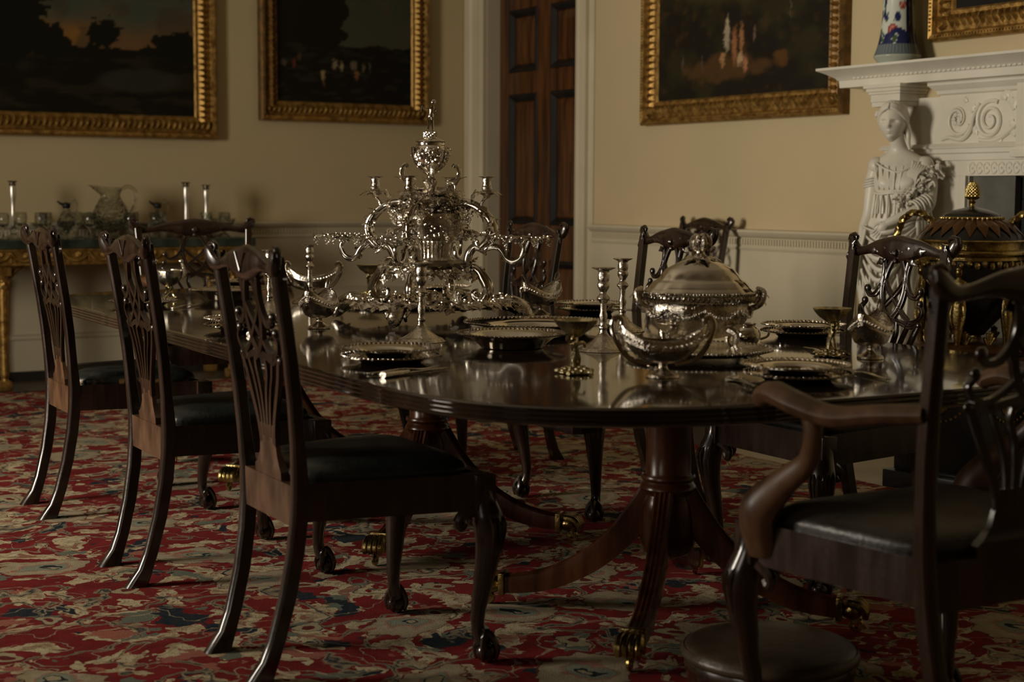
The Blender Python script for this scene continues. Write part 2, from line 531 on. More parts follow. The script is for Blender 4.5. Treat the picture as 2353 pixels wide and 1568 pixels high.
# dado, chair rail, skirting: profile (protrusion, z) swept along a wall
RAIL = [(0, .834), (.012, .836), (.02, .850), (.012, .862), (.012, .905), (.03, .912), (.042, .925), (.05, .936), (.05, .948), (0, .952)]
LOWR = [(0, .240), (.008, .243), (.012, .255), (.006, .262), (.012, .275), (0, .28)]
def sweep(mb, prof, a, b, fn):
    R = [[fn(t, d, z) for d, z in prof] for t in (a, b)]
    return mb.rings(R, True, (True, True))
back = lambda t, d, z: (t, YB - d, z)
right = lambda t, d, z: (W - d, t, z)
def dado(nm, a, b, fn):
    o = struct('trim_' + nm, sweep(MB(), [(0, .05), (.012, .05), (.012, .836), (0, .836)], a, b, fn), M_white)
    sweep(MB(), RAIL, a, b, fn).build('chair_rail', M_white, o, sharp=.5)
    low = sweep(MB(), [(d + .012, z) for d, z in LOWR], a, b, fn).build('panel_moulding', M_white, o)
    flu = MB()
    n = int((b - a) / .021)
    for i in range(n):
        t = a + (i + .5) * (b - a) / n
        R = [[fn(t + dx, d, z) for d, z in ((.010, .866), (.019, .869), (.019, .899), (.010, .902))] for dx in (-.0062, .0062)]
        flu.rings(R, True, (True, True))
    flu.build('rail_fluting', M_white, o, kind='stuff')
    return struct('baseboard_' + nm, sweep(MB(), [(0, 0), (.022, 0), (.022, .046), (.014, .053), (0, .053)], a, b, fn), M_black)
dado('1', 1.2, 5.44, back)
dado('2', 5.62, 7.905, right)

# door case: architraves on the right wall either side of the opening, jambs, leaf
ar = MB()
ARCH = [(0, 0), (.02, 0), (.028, .03), (.022, .045), (.022, .10), (.036, .115), (.036, .135), (.012, .137), (.010, .19), (0, .19)]
R = [[(W - d, D0 - w, z) for d, w in ARCH] for z in (0, DH + .15)]
ar.rings(R, True, (True, True))
R = [[(W - d, D1 + w * 1.45, z) for d, w in ARCH] for z in (0, DH + .15)]
ar.rings(R, True, (True, True))
ar.box((W - .03, D0 - .13, DH), (W, D1 + .2, DH + .15))
struct('trim_3', ar, M_white, smooth=False)
struct('trim_4', MB().box((W + .01, D1 - .004, 0), (W + .3, D1 + .03, DH)).box((W + .01, D0 - .03, 0), (W + .3, D0 + .004, DH)).box((W + .01, D0, DH - .004), (W + .3, D1, DH + .02)), M_white)
door = struct('door_1', MB().box((W + .135, D0 + .005, .005), (W + .17, D1 - .005, DH - .005)), M_door)
DX = W + .11
cols_ = [(8.155, 8.57), (8.73, 9.085)]
rows_ = [(.28, .70), (.93, 1.80), (1.945, 2.36), (2.46, 2.80)]
# stiles and rails stand proud of the panels
for nm, a, b in (('door_stile', D0 + .005, 8.155), ('door_stile', 8.57, 8.73), ('door_stile', 9.085, D1 - .005)):
    MB().box((DX, a, .005), (W + .14, b, DH - .005), bev=.002).build(nm, M_door, door)
zr = [.005, .28, .70, .93, 1.80, 1.945, 2.36, 2.46, 2.80, DH - .005]
for i in range(0, 10, 2):
    for a, b in cols_:
        MB().box((DX + .0005, a, zr[i]), (W + .14, b, zr[i + 1]), bev=.002).build('door_rail', M_door, door)
for a, b in cols_:
    for z0, z1 in rows_:
        mo = MB()
        w = .048
        prof = [(.0, 0), (-.008, .008), (-.010, .02), (.006, .036), (.018, w), (.028, w), (.028, 0)]
        corners = [(a, z0, 1, 1), (b, z0, -1, 1), (b, z1, -1, -1), (a, z1, 1, -1)]
        R = [[(DX + d, cy + sy_ * e, cz + sz_ * e) for d, e in prof] for cy, cz, sy_, sz_ in corners]
        R.append(R[0])
        mo.rings(R, True, (False, False))
        mo.build('panel_moulding', M_doordark, door, sharp=.5)
        pn = MB()
        q = w - .002
        pn.rings([[(W + .137, a + q, z0 + q), (W + .137, b - q, z0 + q), (W + .137, b - q, z1 - q), (W + .137, a + q, z1 - q)],
                  [(W + .128, a + q + .01, z0 + q + .01), (W + .128, b - q - .01, z0 + q + .01), (W + .128, b - q - .01, z1 - q - .01), (W + .128, a + q + .01, z1 - q - .01)],
                  [(W + .118, a + q + .045, z0 + q + .06), (W + .118, b - q - .045, z0 + q + .06), (W + .118, b - q - .045, z1 - q - .06), (W + .118, a + q + .045, z1 - q - .06)]])
        pn.build('raised_panel', M_door, door, False)

# carpet
rug = MB().box((-1.3, .1, -.012), (4.37, 8.93, .004))
tag(rug.build('carpet', M_rug, smooth=False), 'red, beige and navy floral Persian carpet under the dining table', 'carpet')
struct('trim_5', MB().box((4.38, F0 - .9, -.012), (W + .02, F1 + .6, .002), bev=.003), M_stone)

# ------------------------------------------------------------------ paintings
def fbm(x, y, s, o=3):
    return noise.fractal(Vector((x * s, y * s, 3.7)), 1.0, 2.0, o)
def sst(a, b, x):
    t = max(0, min(1, (x - a) / (b - a))); return t * t * (3 - 2 * t)
def lerp3(a, b, t): return tuple(a[i] + (b[i] - a[i]) * t for i in range(3))
def blob(x, y, cx, cy, rx, ry): return max(0, 1 - ((x - cx) / rx) ** 2 - ((y - cy) / ry) ** 2)

def paint_mesh(name, parent, fn, a0, a1, b0, b1, d, nx, nz, colfn):
    vs, fs, cols = [], [], []
    for j in range(nz + 1):
        for i in range(nx + 1):
            u, v = i / nx, j / nz
            vs.append(fn(a0 + (a1 - a0) * u, d, b0 + (b1 - b0) * v))
            cols.append(colfn(u, v))
    for j in range(nz):
        for i in range(nx):
            q = j * (nx + 1) + i
            fs.append((q, q + 1, q + nx + 2, q + nx + 1))
    me = bpy.data.meshes.new(name)
    me.from_pydata(vs, [], fs)
    at = me.color_attributes.new('paint', 'FLOAT_COLOR', 'POINT')
    for i, c in enumerate(cols):
        at.data[i].color = (max(0, c[0]), max(0, c[1]), max(0, c[2]), 1)
    me.materials.append(M_canvas)
    o = bpy.data.objects.new(name, me); col.objects.link(o); o.parent = parent
    return o

def land1(u, v):
    # dusk landscape: glow low on the horizon, tree masses, pool of pale water; u=1 right, v=0 bottom
    hz = .352
    sky = lerp3((.15, .085, .036), (.065, .075, .052), sst(.38, .62, v + .1 * fbm(u, v, 5)))
    g = math.exp(-((u - .585) ** 2 / .010 + (v - .415) ** 2 / .003))
    sky = lerp3(sky, (.25, .12, .025), .8 * g)
    sky = lerp3(sky, (.06, .045, .03), sst(.0, .3, fbm(u, v, 9)) * .6)
    ground = lerp3((.010, .009, .005), (.022, .019, .010), sst(-.1, .3, fbm(u, v * 3, 6)))
    if v < .29: ground = lerp3(ground, (.035, .034, .024), .8 * sst(.0, .6, blob(u, v, .80, .19, .17, .075) + .25 * fbm(u, v, 14)))
    c = sky if v > hz + .01 * fbm(u, v, 20) else ground
    dark = (.010, .010, .006)
    t = 0
    for cx, cy, rx, ry in ((.30, .52, .20, .30), (.50, .67, .16, .055), (.40, .64, .12, .09), (.49, .37, .075, .10), (.645, .42, .036, .085), (.70, .455, .04, .06), (.695, .39, .018, .06), (.965, .375, .13, .085), (.86, .345, .08, .035), (.56, .345, .03, .02)):
        t = max(t, blob(u + .03 * fbm(u, v, 30), v + .03 * fbm(v, u, 32), cx, cy, rx, ry))
    if t > max(.04, .14 + .20 * fbm(u, v, 26)): c = dark
    return c
def land2(u, v):
    sky = lerp3((.065, .062, .036), (.05, .056, .038), v)
    cloud = sst(0, .3, fbm(u, v, 6))
    sky = lerp3(sky, (.075, .06, .038), cloud * .6)
    c = sky if (v > .50 + .02 * fbm(u, v, 8) and u > .50 + .07 * fbm(u, v, 9)) else (.011, .010, .007)
    if v < .5: c = lerp3(c, (.02, .02, .012), sst(.1, .5, fbm(u * 2, v * 6, 5)))
    for cx, cy, rx, ry, k in ((.33, .24, .018, .05, (.30, .22, .10)), (.335, .17, .012, .04, (.10, .05, .02)), (.42, .33, .022, .05, (.22, .17, .10)), (.47, .32, .016, .05, (.26, .2, .11)), (.56, .33, .03, .05, (.14, .11, .07)), (.58, .25, .02, .05, (.20, .09, .04)), (.63, .31, .014, .05, (.12, .09, .05)), (.12, .33, .014, .05, (.12, .03, .02)), (.05, .33, .02, .04, (.08, .06, .04)), (.68, .32, .01, .06, (.09, .07, .05)), (.16, .38, .02, .03, (.07, .04, .02))):
        b = blob(u + .012 * fbm(u, v, 60), v + .02 * fbm(v, u, 50), cx, cy, rx, ry)
        if b > 0: c = lerp3(c, k, min(1, b * 1.3))
    return c
def land3(u, v):
    c = lerp3((.015, .012, .008), (.028, .024, .010), sst(-.2, .5, fbm(u, v, 5)))
    c = lerp3(c, (.05, .042, .015), .7 * sst(.0, .6, blob(u, v, .40, .64, .35, .2) * .7 + .4 * fbm(u, v, 9) - .1))
    c = lerp3(c, (.09, .045, .015), .75 * sst(.1, .8, blob(u, v, .42, .17, .33, .10) + .5 * fbm(u, v, 16)))
    c = lerp3(c, (.11, .05, .015), .8 * sst(.1, .8, blob(u, v, .74, .19, .06, .06) + .4 * fbm(u, v, 20)))
    for cx, cy, rx, ry, k in ((.43, 0.350, .020, .11, (.34, .27, .19)), (.435, 0.430, .008, .05, (.45, .36, .22)), (.405, 0.220, .018, .05, (.35, .19, .08)), (.475, 0.290, .02, .13, (.28, .12, .05)), (.515, 0.320, .016, .10, (.30, .14, .06)), (.51, 0.210, .02, .05, (.42, .28, .15)), (.54, 0.180, .016, .05, (.36, .16, .08)), (.59, 0.350, .007, .06, (.16, .10, .07)), (.79, 0.470, .003, .13, (.08, .07, .05)), (.16, 0.210, .008, .06, (.09, .06, .05)), (.28, 0.200, .006, .06, (.08, .06, .05))):
        b = blob(u + .01 * fbm(u, v, 60), v + .02 * fbm(v, u, 50), cx, cy, rx, ry)
        if b > 0: c = lerp3(c, k, min(1, b * 1.3))
    return c

def picture(name, fn, a0, a1, b0, b1, fwid, dep, colfn, label, nx, nz, flip=False, group=None):
    cx = (a0 + a1) / 2
    root = thing(name, fn(cx, 0, b0), 0, label, 'painting', group)
    lc = Vector(fn(cx, 0, b0))
    g = lambda t, d, z: tuple(Vector(fn(t, d, z)) - lc)
    # mitred moulding
    prof = [(.0, 0), (dep * .75, .0), (dep, .012), (dep * .92, .030), (dep * .55, .042), (dep * .62, fwid * .45), (dep * .8, fwid * .62), (dep * .55, fwid * .78), (dep * .42, fwid * .82), (dep * .48, fwid * .93), (dep * .3, fwid), (0, fwid)]
    R = []
    for ca, cb, sa, sb in ((a0, b0, 1, 1), (a1, b0, -1, 1), (a1, b1, -1, -1), (a0, b1, 1, -1)):
        R.append([g(ca + sa * e, d, cb + sb * e) for d, e in prof])
    sides = ('frame_side',) * 4
    for i in range(4):
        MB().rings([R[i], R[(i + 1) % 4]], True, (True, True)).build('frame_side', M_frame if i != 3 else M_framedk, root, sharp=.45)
    # carved leaf band and outer bead row
    lf, bd = MB(), MB()
    def along(p0, p1, inn):
        L = sqrt((p1[0] - p0[0]) ** 2 + (p1[1] - p0[1]) ** 2)
        n = int(L / .036)
        for i in range(n):
            t = (i + .5) / n
            a = p0[0] + (p1[0] - p0[0]) * t + inn[0] * fwid * .60
            b = p0[1] + (p1[1] - p0[1]) * t + inn[1] * fwid * .60
            dx, dz = (p1[0] - p0[0]) / L, (p1[1] - p0[1]) / L
            vs = []
            for e, w, h in ((-.22, .004, .55), (-.12, .015, .86), (.02, .012, 1.08), (.14, .005, .92), (.2, .002, .6)):
                ia, ib = inn[0] * fwid * e * 1.1 + dx * .004 * e / .2, inn[1] * fwid * e * 1.1 + dz * .004 * e / .2
                vs += [g(a + ia - dx * w, dep * h * .72, b + ib - dz * w), g(a + ia, dep * h, b + ib), g(a + ia + dx * w, dep * h * .72, b + ib + dz * w)]
            fs = []
            for q in range(4):
                for s_ in (0, 1): fs.append((q * 3 + s_, q * 3 + s_ + 1, q * 3 + s_ + 4, q * 3 + s_ + 3))
            lf.add(vs, fs)
        n = int(L / .017)
        for i in range(n):
            t = (i + .5) / n
            c = g(p0[0] + (p1[0] - p0[0]) * t + inn[0] * .02, dep * 1.0, p0[1] + (p1[1] - p0[1]) * t + inn[1] * .02)
            bd.sphere(c, .0055, 5, 4)
    m = fwid * .3
    along((a0 + m, b0), (a1 - m, b0), (0, 1)); along((a1, b0 + m), (a1, b1 - m), (-1, 0)); along((a0, b0 + m), (a0, b1 - m), (1, 0)); along((a0 + m, b1), (a1 - m, b1), (0, -1))
    lf.build('leaf_moulding', M_frame, root, kind='stuff')
    bd.build('bead_moulding', M_frame, root, kind='stuff')
    q = fwid - .004
    if flip: paint_mesh('canvas', root, g, a1 - q, a0 + q, b0 + q, b1 - q, dep * .25, nx, nz, colfn)
    else: paint_mesh('canvas', root, g, a0 + q, a1 - q, b0 + q, b1 - q, dep * .25, nx, nz, colfn)
    return root

picture('landscape_painting', back, 1.55, 3.61, 1.468, 2.88, .142, .065, land1, 'large dusk landscape painting with an orange sunset glow, gilt frame, leftmost on the back wall', 150, 110)
picture('landscape_painting', back, 3.905, 5.14, 1.60, 2.62, .130, .065, land2, 'smaller dark landscape painting with tiny pale figures, gilt frame, beside the corner with the door', 130, 100)
picture('landscape_painting', right, 5.70, 7.37, 1.530, 2.72, .135, .06, land3, 'dark wooded painting with small lit figures, gilt frame, between the door and the fireplace', 150, 100, flip=True)
picture('overmantel_painting', right, 3.45, 5.157, 1.833, 2.95, .14, .06, lambda u, v: (.012, .011, .009), 'dark painting in a carved gilt frame above the mantelpiece, only its lower corner showing', 10, 8, flip=True)

# ------------------------------------------------------------------ chimneypiece
CP = thing('chimneypiece', (W, 4.25, 0), 0, 'white marble chimneypiece carved with scrolls and carried by a draped female figure', 'fireplace')
def cpb(mb, name, mat=M_marble, parent=CP, smooth=True, kind=None, sharp=.7):
    # builders use coordinates (a, d, z): a = world y, d = protrusion
    return mb.build(name, mat, parent, smooth, kind=kind, sharp=sharp)
cf = lambda t, d, z: (-d, t - 4.25, z)
def csweep(prof, a, b, ret=True):
    """profile (d,z) run along the wall with returned ends at a (near) and b (far)"""
    mb = MB()
    dm = max(d for d, z in prof)
    R = [[cf(a - (d if ret else 0), 0, z) for d, z in prof], [cf(a - (d if ret else 0), d, z) for d, z in prof], [cf(b + (d if ret else 0), d, z) for d, z in prof], [cf(b + (d if ret else 0), 0, z) for d, z in prof]]
    mb.rings(R, True, (True, True))
    return mb
SH = [(0, 1.645), (.155, 1.645), (.158, 1.678), (.165, 1.682), (.17, 1.690), (.185, 1.700), (.205, 1.712), (.225, 1.722), (.236, 1.727), (.236, 1.738), (0, 1.738)]
cpb(csweep(SH, 3.02, 5.455), 'mantel_shelf', sharp=.5)
bd = MB()
for i in range(92):
    bd.sphere(cf(2.95 + i * .028, .168, 1.685), .008, 6, 4, sc=(.7, 1.35, .7))
cpb(bd, 'bead_moulding', kind='stuff')
cpb(csweep([(0, 1.565), (.045, 1.565), (.048, 1.585), (.058, 1.592), (.062, 1.606), (.078, 1.618), (.09, 1.63), (.09, 1.645), (0, 1.645)], 3.10, 5.02), 'cornice', sharp=.5)
cpb(MB().box(cf(3.05, .05, 1.362), cf(5.36, 0, 1.58)), 'frieze_panel')
# projecting blocks over the figures
for (a, b) in ((5.20, 5.385), (3.11, 3.30)):
    mb = MB()
    for z0, z1, e in ((1.543, 1.565, -.004), (1.565, 1.60, .0), (1.60, 1.612, .008), (1.612, 1.628, .016), (1.628, 1.645, .026)):
        mb.box(cf(a - e, .17 + e, z0), cf(b + e, 0, z1), bev=.003)
    cpb(mb, 'capital_block')
# architrave round the opening, with ledge and guilloche band
cpb(csweep([(0, 1.345), (.075, 1.345), (.078, 1.352), (.07, 1.36), (.062, 1.368), (0, 1.368)], 3.12, 5.34), 'ledge_moulding', sharp=.5)
cpb(csweep([(0, 1.292), (.052, 1.292), (.054, 1.32), (.062, 1.325), (.062, 1.345), (0, 1.345)], 3.14, 5.33), 'architrave', sharp=.5)
cpb(MB().box(cf(3.3, .035, 1.222), cf(5.2, 0, 1.292)), 'lintel')
gu = MB()
n = 34
for i in range(n):
    a = 3.52 + i * .0412
    c = cf(a, .036, 1.256)
    gu.torus((0, 0, 0), .021, .0042, 14, 5, m=T(*c) @ RY(pi / 2) @ S(1.1, .9, 1))
    gu.sphere(c, .007, 6, 4)
cpb(gu, 'guilloche_band', kind='stuff')
# jambs with wavy moulding
for (a, b) in ((4.90, 5.33), (3.17, 3.60)):
    cpb(MB().box(cf(a, .03, 0), cf(b, 0, 1.224)), 'jamb')
wv = MB()
for sgn in (1, -1):
    wv.tube([cf(4.925 + .008 * sin(i * .9) * sgn, .034, .03 + i * .0165) for i in range(72)], .004, 5)
cpb(wv, 'jamb_moulding')
cpb(MB().box(cf(4.905, .05, 0), cf(4.945, .0, 1.224), bev=.004), 'jamb_edge')
# relief tablet with a draped figure
TB = cpb(MB().box(cf(3.89, .075, 1.330), cf(4.61, 0, 1.625), bev=.004).box(cf(3.88, .088, 1.300), cf(4.63, 0, 1.332), bev=.004), 'tablet')
def relief_figure(mb, a, z, h, d):
    f = lambda p: cf(a + p[0] * h, d + p[1] * h, z + p[2] * h)
    mb.rings([[f((rx * cos(2 * pi * j / 16) * (1 + .12 * cos(7 * 2 * pi * j / 16)) + ox, .05 + ry * sin(2 * pi * j / 16), zz)) for j in range(16)] for zz, rx, ry, ox in ((0, .13, .06, 0), (.05, .12, .06, 0), (.25, .10, .055, .01), (.45, .095, .055, .015), (.55, .085, .05, .01), (.63, .07, .045, .0), (.70, .085, .05, 0), (.78, .10, .05, 0), (.815, .05, .035, 0), (.84, .03, .03, 0))])
    mb.sphere(f((0, .055, .905)), .062 * h, 10, 8, (.9, .8, 1.15))
    mb.sphere(f((.01, .05, .935)), .06 * h, 8, 6, (.9, .95, .8))
    mb.tube([f(p) for p in ((.09, .05, .76), (.115, .06, .64), (.08, .11, .58), (.0, .12, .60))], [.025 * h, .022 * h, .018 * h, .014 * h], 7)
    mb.tube([f(p) for p in ((-.09, .05, .76), (-.12, .06, .63), (-.13, .08, .50), (-.11, .09, .42))], [.025 * h, .022 * h, .018 * h, .014 * h], 7)
    mb.tube([f(p) for p in ((-.13, .06, .1), (-.16, .07, .3), (-.12, .09, .45), (-.05, .1, .55))], [.02 * h, .025 * h, .02 * h, .01 * h], 6)
fig = MB()
relief_figure(fig, 4.50, 1.335, .275, .070)
relief_figure(fig, 4.42, 1.335, .16, .070)
relief_figure(fig, 4.20, 1.335, .27, .070)
cpb(fig, 'relief_figure', parent=TB)
# scrolls of foliage on the frieze
def spiral(mb, a0, z0, R0, turns, d, r, hand=1, start=0):
    pts, rr = [], []
    nn = int(22 * turns)
    for i in range(nn + 1):
        t = i / nn
        ang = start + hand * 2 * pi * turns * t
        rad = R0 * (1 - .82 * t)
        pts.append(cf(a0 + rad * cos(ang) * .93, d + .006 * t, z0 + rad * sin(ang)))
        rr.append(r * (1 - .45 * t))
    mb.tube(pts, rr, 7)
for side in (1, -1):
    A = lambda y: 4.25 + side * (y - 4.25)
    sc = MB()
    spiral(sc, A(4.955), 1.475, .078, 1.15, .052, .009, side, radians(200))
    spiral(sc, A(4.955), 1.475, .062, 1.0, .052, .006, side, radians(20))
    for i in range(6):
        an = i * pi / 3
        sc.sphere(cf(A(4.955) + .022 * cos(an), .056, 1.475 + .022 * sin(an)), .012, 6, 5)
    spiral(sc, A(4.77), 1.465, .088, 2.1, .052, .011, -side, radians(120))
    sc.tube([cf(A(p[0]), .052 + p[2], p[1]) for p in cr([(5.05, 1.385, 0), (5.0, 1.395, .004), (4.93, 1.385, .004), (4.88, 1.42, .006), (4.86, 1.48, .008), (4.83, 1.54, .006)], 5)], [.006, .010, .012, .009, .006], 7)
    sc.tube([cf(A(p[0]), .052, p[1]) for p in cr([(4.83, 1.38), (4.76, 1.375), (4.70, 1.39), (4.64, 1.43), (4.62, 1.45)], 5)], [.008, .012, .010, .006], 7)
    for (ya, za, an, L) in ((4.84, 1.40, 2.2, .06), (4.88, 1.50, 1.2, .05), (4.72, 1.55, .6, .07), (4.68, 1.54, -.1, .07), (4.67, 1.46, -.6, .06), (4.66, 1.40, .3, .06), (4.70, 1.38, -2.6, .05), (4.83, 1.39, -1.9, .04), (4.90, 1.55, 2.6, .04), (4.65, 1.50, 1.2, .05)):
        mtx = Matrix.Translation(cf(A(ya), .054, za)) @ Matrix(((0, 0, -1, 0), (cos(an) * -side, -sin(an) * -side, 0, 0), (sin(an), cos(an), 0, 0), (0, 0, 0, 1)))
        sc.leaf(L, L * .55, mtx, 3, .1, .004)
    cpb(sc, 'scroll_relief')
# firebox
fb = MB().box(cf(4.88, -.02, 0), cf(4.90, -.45, 1.23)).box(cf(3.60, -.02, 0), cf(3.62, -.45, 1.23)).box(cf(3.6, -.44, 0), cf(4.9, -.46, 1.23)).box(cf(3.6, -.02, 1.215), cf(4.9, -.45, 1.235)).box(cf(3.6, -.02, 0), cf(4.9, -.46, .004))
cpb(fb, 'firebox', M_iron, smooth=False)
for a, b in ((4.66, 4.90), (3.6, 3.84)):
    cpb(MB().box(cf(a, .006, 0), cf(b, -.03, 1.222)), 'marble_slip', M_grey, smooth=False)
rg = MB()
for z0, z1, a, b in ((1.12, 1.22, 3.84, 4.66), (0, 1.12, 4.56, 4.66), (0, 1.12, 3.84, 3.94)):
    rg.box(cf(a, -.035, z0), cf(b, -.06, z1), bev=.006)
for q in (.012, -.012):
    rg.tube([cf(p[0], -.036, p[1]) for p in ((4.56 + q, .02), (4.56 + q, .95), (4.52, 1.08), (4.4, 1.12 + q), (3.95, 1.12 + q))], .006, 6)
cpb(rg, 'register_grate', M_iron)
# ------------------------------------------------------------------ draped figure carrying the mantelpiece
def loft(mb, rings, seg, fold=None, m=None, sub=4):
    """rings: (z, cx, cy, rx, ry) interpolated; fold(theta, z)->factor"""
    R = []
    for z, cx, cy, rx, ry in cr(rings, sub):
        R.append([(cx + rx * (fold(th, z) if fold else 1) * cos(th), cy + ry * (fold(th, z) if fold else 1) * sin(th), z) for th in [2 * pi * j / seg for j in range(seg)]])
    return mb.rings(R, True, (True, True), m)

def head_mesh(mb, c, s, yaw, hair=True):
    """a classical head looking along +y, s = head height"""
    m = T(*c) @ RZ(yaw) @ S(s)
    seg, rn = 96, 84
    R = []
    for i in range(1, rn):
        ph = pi * i / rn
        z = -cos(ph) * .5
        row = []
        for j in range(seg):
            th = 2 * pi * j / seg
            x, y = cos(th), sin(th)
            rx = .355 * sin(ph) ** .85
            ry = .40 * sin(ph) ** .8
            if z < -.05:
                k = (-.05 - z) / .45
                rx *= 1 - .38 * k
                ry *= 1 - .12 * k
            px, py = rx * x, ry * y
            if y > 0:
                fx = px
                g = lambda x0, z0, sx, sz: math.exp(-((fx - x0) / sx) ** 2 - ((z - z0) / sz) ** 2)
                py += .075 * g(0, -.105, .046, .045) + .045 * g(0, -.03, .042, .10)
                py -= .095 * g(.135, .015, .070, .048) + .095 * g(-.135, .015, .070, .048)
                py += .030 * g(.135, .0, .055, .026) + .030 * g(-.135, .0, .055, .026)
                py += .03 * g(0, -.225, .07, .018) + .03 * g(0, -.27, .06, .02) - .022 * g(0, -.247, .08, .009)
                py -= .02 * g(0, -.31, .08, .03)
                py += .045 * g(0, -.39, .09, .06)
                py += .018 * g(.15, .075, .09, .025) + .018 * g(-.15, .075, .09, .025)
            row.append((px, py - .02, z))
        R.append(row)
    mb.rings(R, True, (True, True), m)
    return m

CA = radians(34)
CM = T(5.24, 5.17, 0) @ Matrix(((sin(CA), -cos(CA), 0, 0), (-cos(CA), -sin(CA), 0, 0), (0, 0, 1, 0), (0, 0, 0, 1)))
CM = T(-W, -4.25, 0) @ CM
def st(mb, name, sharp=1.2, parent=None):
    mb.v = [tuple(CM @ Vector(p)) for p in mb.v]
    return mb.build(name, M_marble, parent or CP, sharp=sharp)
fig = MB()
def gs(x, c, w): return math.exp(-((x - c) / w) ** 2)
def tf(th, z):
    # gathered cloth below the bust, soft folds falling from the shoulders above it
    a = sst(1.19, 1.12, z)
    f = 1 + a * (.030 * sin(13 * th + 9 * z) + .02 * sin(7 * th + 20 * z))
    u = sst(1.16, 1.22, z) * sst(1.31, 1.26, z)
    f += u * .018 * sin(16 * th + 30 * z)
    y = sin(th)
    if y > 0:
        f += .20 * gs(z, 1.195, .032) * (gs(th, pi / 2 - .52, .30) + gs(th, pi / 2 + .52, .30))
        f -= .05 * gs(z, 1.145, .014)
    return f
loft(fig, [(1.02, .0, -.01, .112, .085), (1.09, .003, -.01, .102, .08), (1.15, .005, .0, .106, .084), (1.20, .008, .0, .114, .078), (1.25, .010, -.012, .118, .070), (1.285, .012, -.02, .118, .058), (1.305, .010, -.022, .102, .052), (1.325, .006, -.022, .070, .046), (1.345, .0, -.018, .044, .040), (1.37, -.006, -.010, .036, .038), (1.40, -.012, -.003, .036, .040), (1.42, -.013, .0, .036, .040)], 64, tf, sub=6)
fig.sphere((.118, -.014, 1.268), .043, 14, 10, (1, 1, 1.05))
fig.sphere((-.098, -.014, 1.268), .041, 14, 10, (1, 1, 1.05))
# neckline edge, girdle and folds over the shoulder
fig.tube(cr([(-.095, .028, 1.282), (-.05, .052, 1.255), (.005, .064, 1.238), (.05, .056, 1.252), (.105, .022, 1.285)], 5), [.005, .006, .006, .005], 6)
fig.tube([(.004 + .108 * cos(t), .0 + .090 * sin(t), 1.142 + .003 * sin(5 * t)) for t in [2 * pi * q / 30 for q in range(31)]], .0055, 6)
for k in range(6):
    fig.tube(cr([(.060 + .012 * k, -.01, 1.312 - .006 * k), (.075 + .010 * k, .038, 1.275 - .004 * k), (.065 + .007 * k, .066, 1.225), (.05 + .008 * k, .070, 1.17)], 4), [.003, .007, .006, .003], 6)
for k in range(11):
    a = pi * (k + .5) / 11
    fig.tube(cr([(.004 + .106 * cos(a), .088 * sin(a), 1.14), (.003 + .108 * cos(a + .05 * sin(k)), .090 * sin(a), 1.09), (.0 + .118 * cos(a - .05), .094 * sin(a), 1.03)], 4), [.003, .0065, .005], 6)
for k in range(7):
    t_ = (k - 3) / 3
    fig.tube(cr([(.10 * t_, .03 + .02 * (1 - t_ * t_), 1.285 - .02 * (1 - t_ * t_)), (.085 * t_, .075 - .02 * t_ * t_, 1.22), (.07 * t_, .088 - .012 * t_ * t_, 1.16)], 4), [.0025, .005, .003], 6)
body = st(fig, 'figure_torso')
hd = MB()
HM = head_mesh(hd, (-.026, .014, 1.464), .178, radians(4))
st(hd, 'figure_head')
hr = MB()
R = []
seg, rn2 = 60, 22
for i in range(1, rn2):
    ph = pi * i / rn2
    z = -cos(ph)
    row = []
    for j in range(seg):
        th = 2 * pi * j / seg
        x, y = cos(th), sin(th)
        g = 1 + .035 * sin(14 * th + 5 * z) + .02 * sin(23 * th - 9 * z)
        # the hairline: pull the cap inside the head where the face is
        face = sst(.12, .55, y) * sst(.50, .10, z)
        rx = .385 * sin(ph) ** .8 * g * (1 - .45 * face)
        ry = .455 * sin(ph) ** .8 * g * (1 - .65 * face)
        row.append((rx * x, ry * y - .055, .10 + z * (.47 if z > 0 else .44)))
    R.append(row)
hr.rings(R, True, (True, True), HM)
# rolled waves framing the brow and the sides of the face
for sg in (-1, 1):
    for k in range(4):
        hr.tube(cr([(sg * .02, .36 - .03 * k, .36 + .035 * k), (sg * .15, .33 - .03 * k, .31 + .03 * k), (sg * .28, .20 - .03 * k, .19 + .03 * k), (sg * .345, .05 - .03 * k, .02 + .02 * k), (sg * .34, -.08 - .02 * k, -.12)], 5), [.03, .045, .05, .045, .03], 7, HM)
hr.sphere((0, -.50, .12), .22, 16, 10, (1, .9, .9), HM)
for i in range(9):
    a = i * 2.4
    hr.sphere((-.36 + .05 * cos(a), .02 + .07 * sin(a), .22 + .04 * cos(a * 1.7)), .055, 7, 6, m=HM)
    hr.leaf(.12, .07, HM @ T(-.34, .03 + .03 * cos(a), .24) @ RZ(a) @ RY(-.4), 2, .3, .01)
hr.tube(cr([(.33, -.05, -.08), (.38, -.10, -.30), (.40, -.05, -.52), (.47, .05, -.70)], 5), [.07, .065, .055, .03], 8, HM)
hr.tube(cr([(.28, -.15, -.10), (.33, -.20, -.34), (.36, -.14, -.56)], 5), [.07, .06, .03], 8, HM)
st(hr, 'figure_hair')
dr = MB()
def df(th, z):
    ph = 3.2 * (1.1 - z)
    a = sst(1.06, .92, z)
    return 1 + a * (.06 * sin(9 * th + ph * 2) + .04 * sin(15 * th - ph * 5) + .035 * sin(6 * th + ph * 9) + .02 * sin(24 * th + 11 * ph))
loft(dr, [(.20, -.035, .02, .115, .085), (.24, -.035, .02, .12, .09), (.45, -.03, .01, .10, .085), (.62, -.025, .0, .105, .09), (.78, -.02, -.01, .122, .10), (.90, -.012, -.008, .134, .108), (.98, -.005, -.010, .130, .100), (1.05, .0, -.012, .113, .088)], 84, df, sub=6)
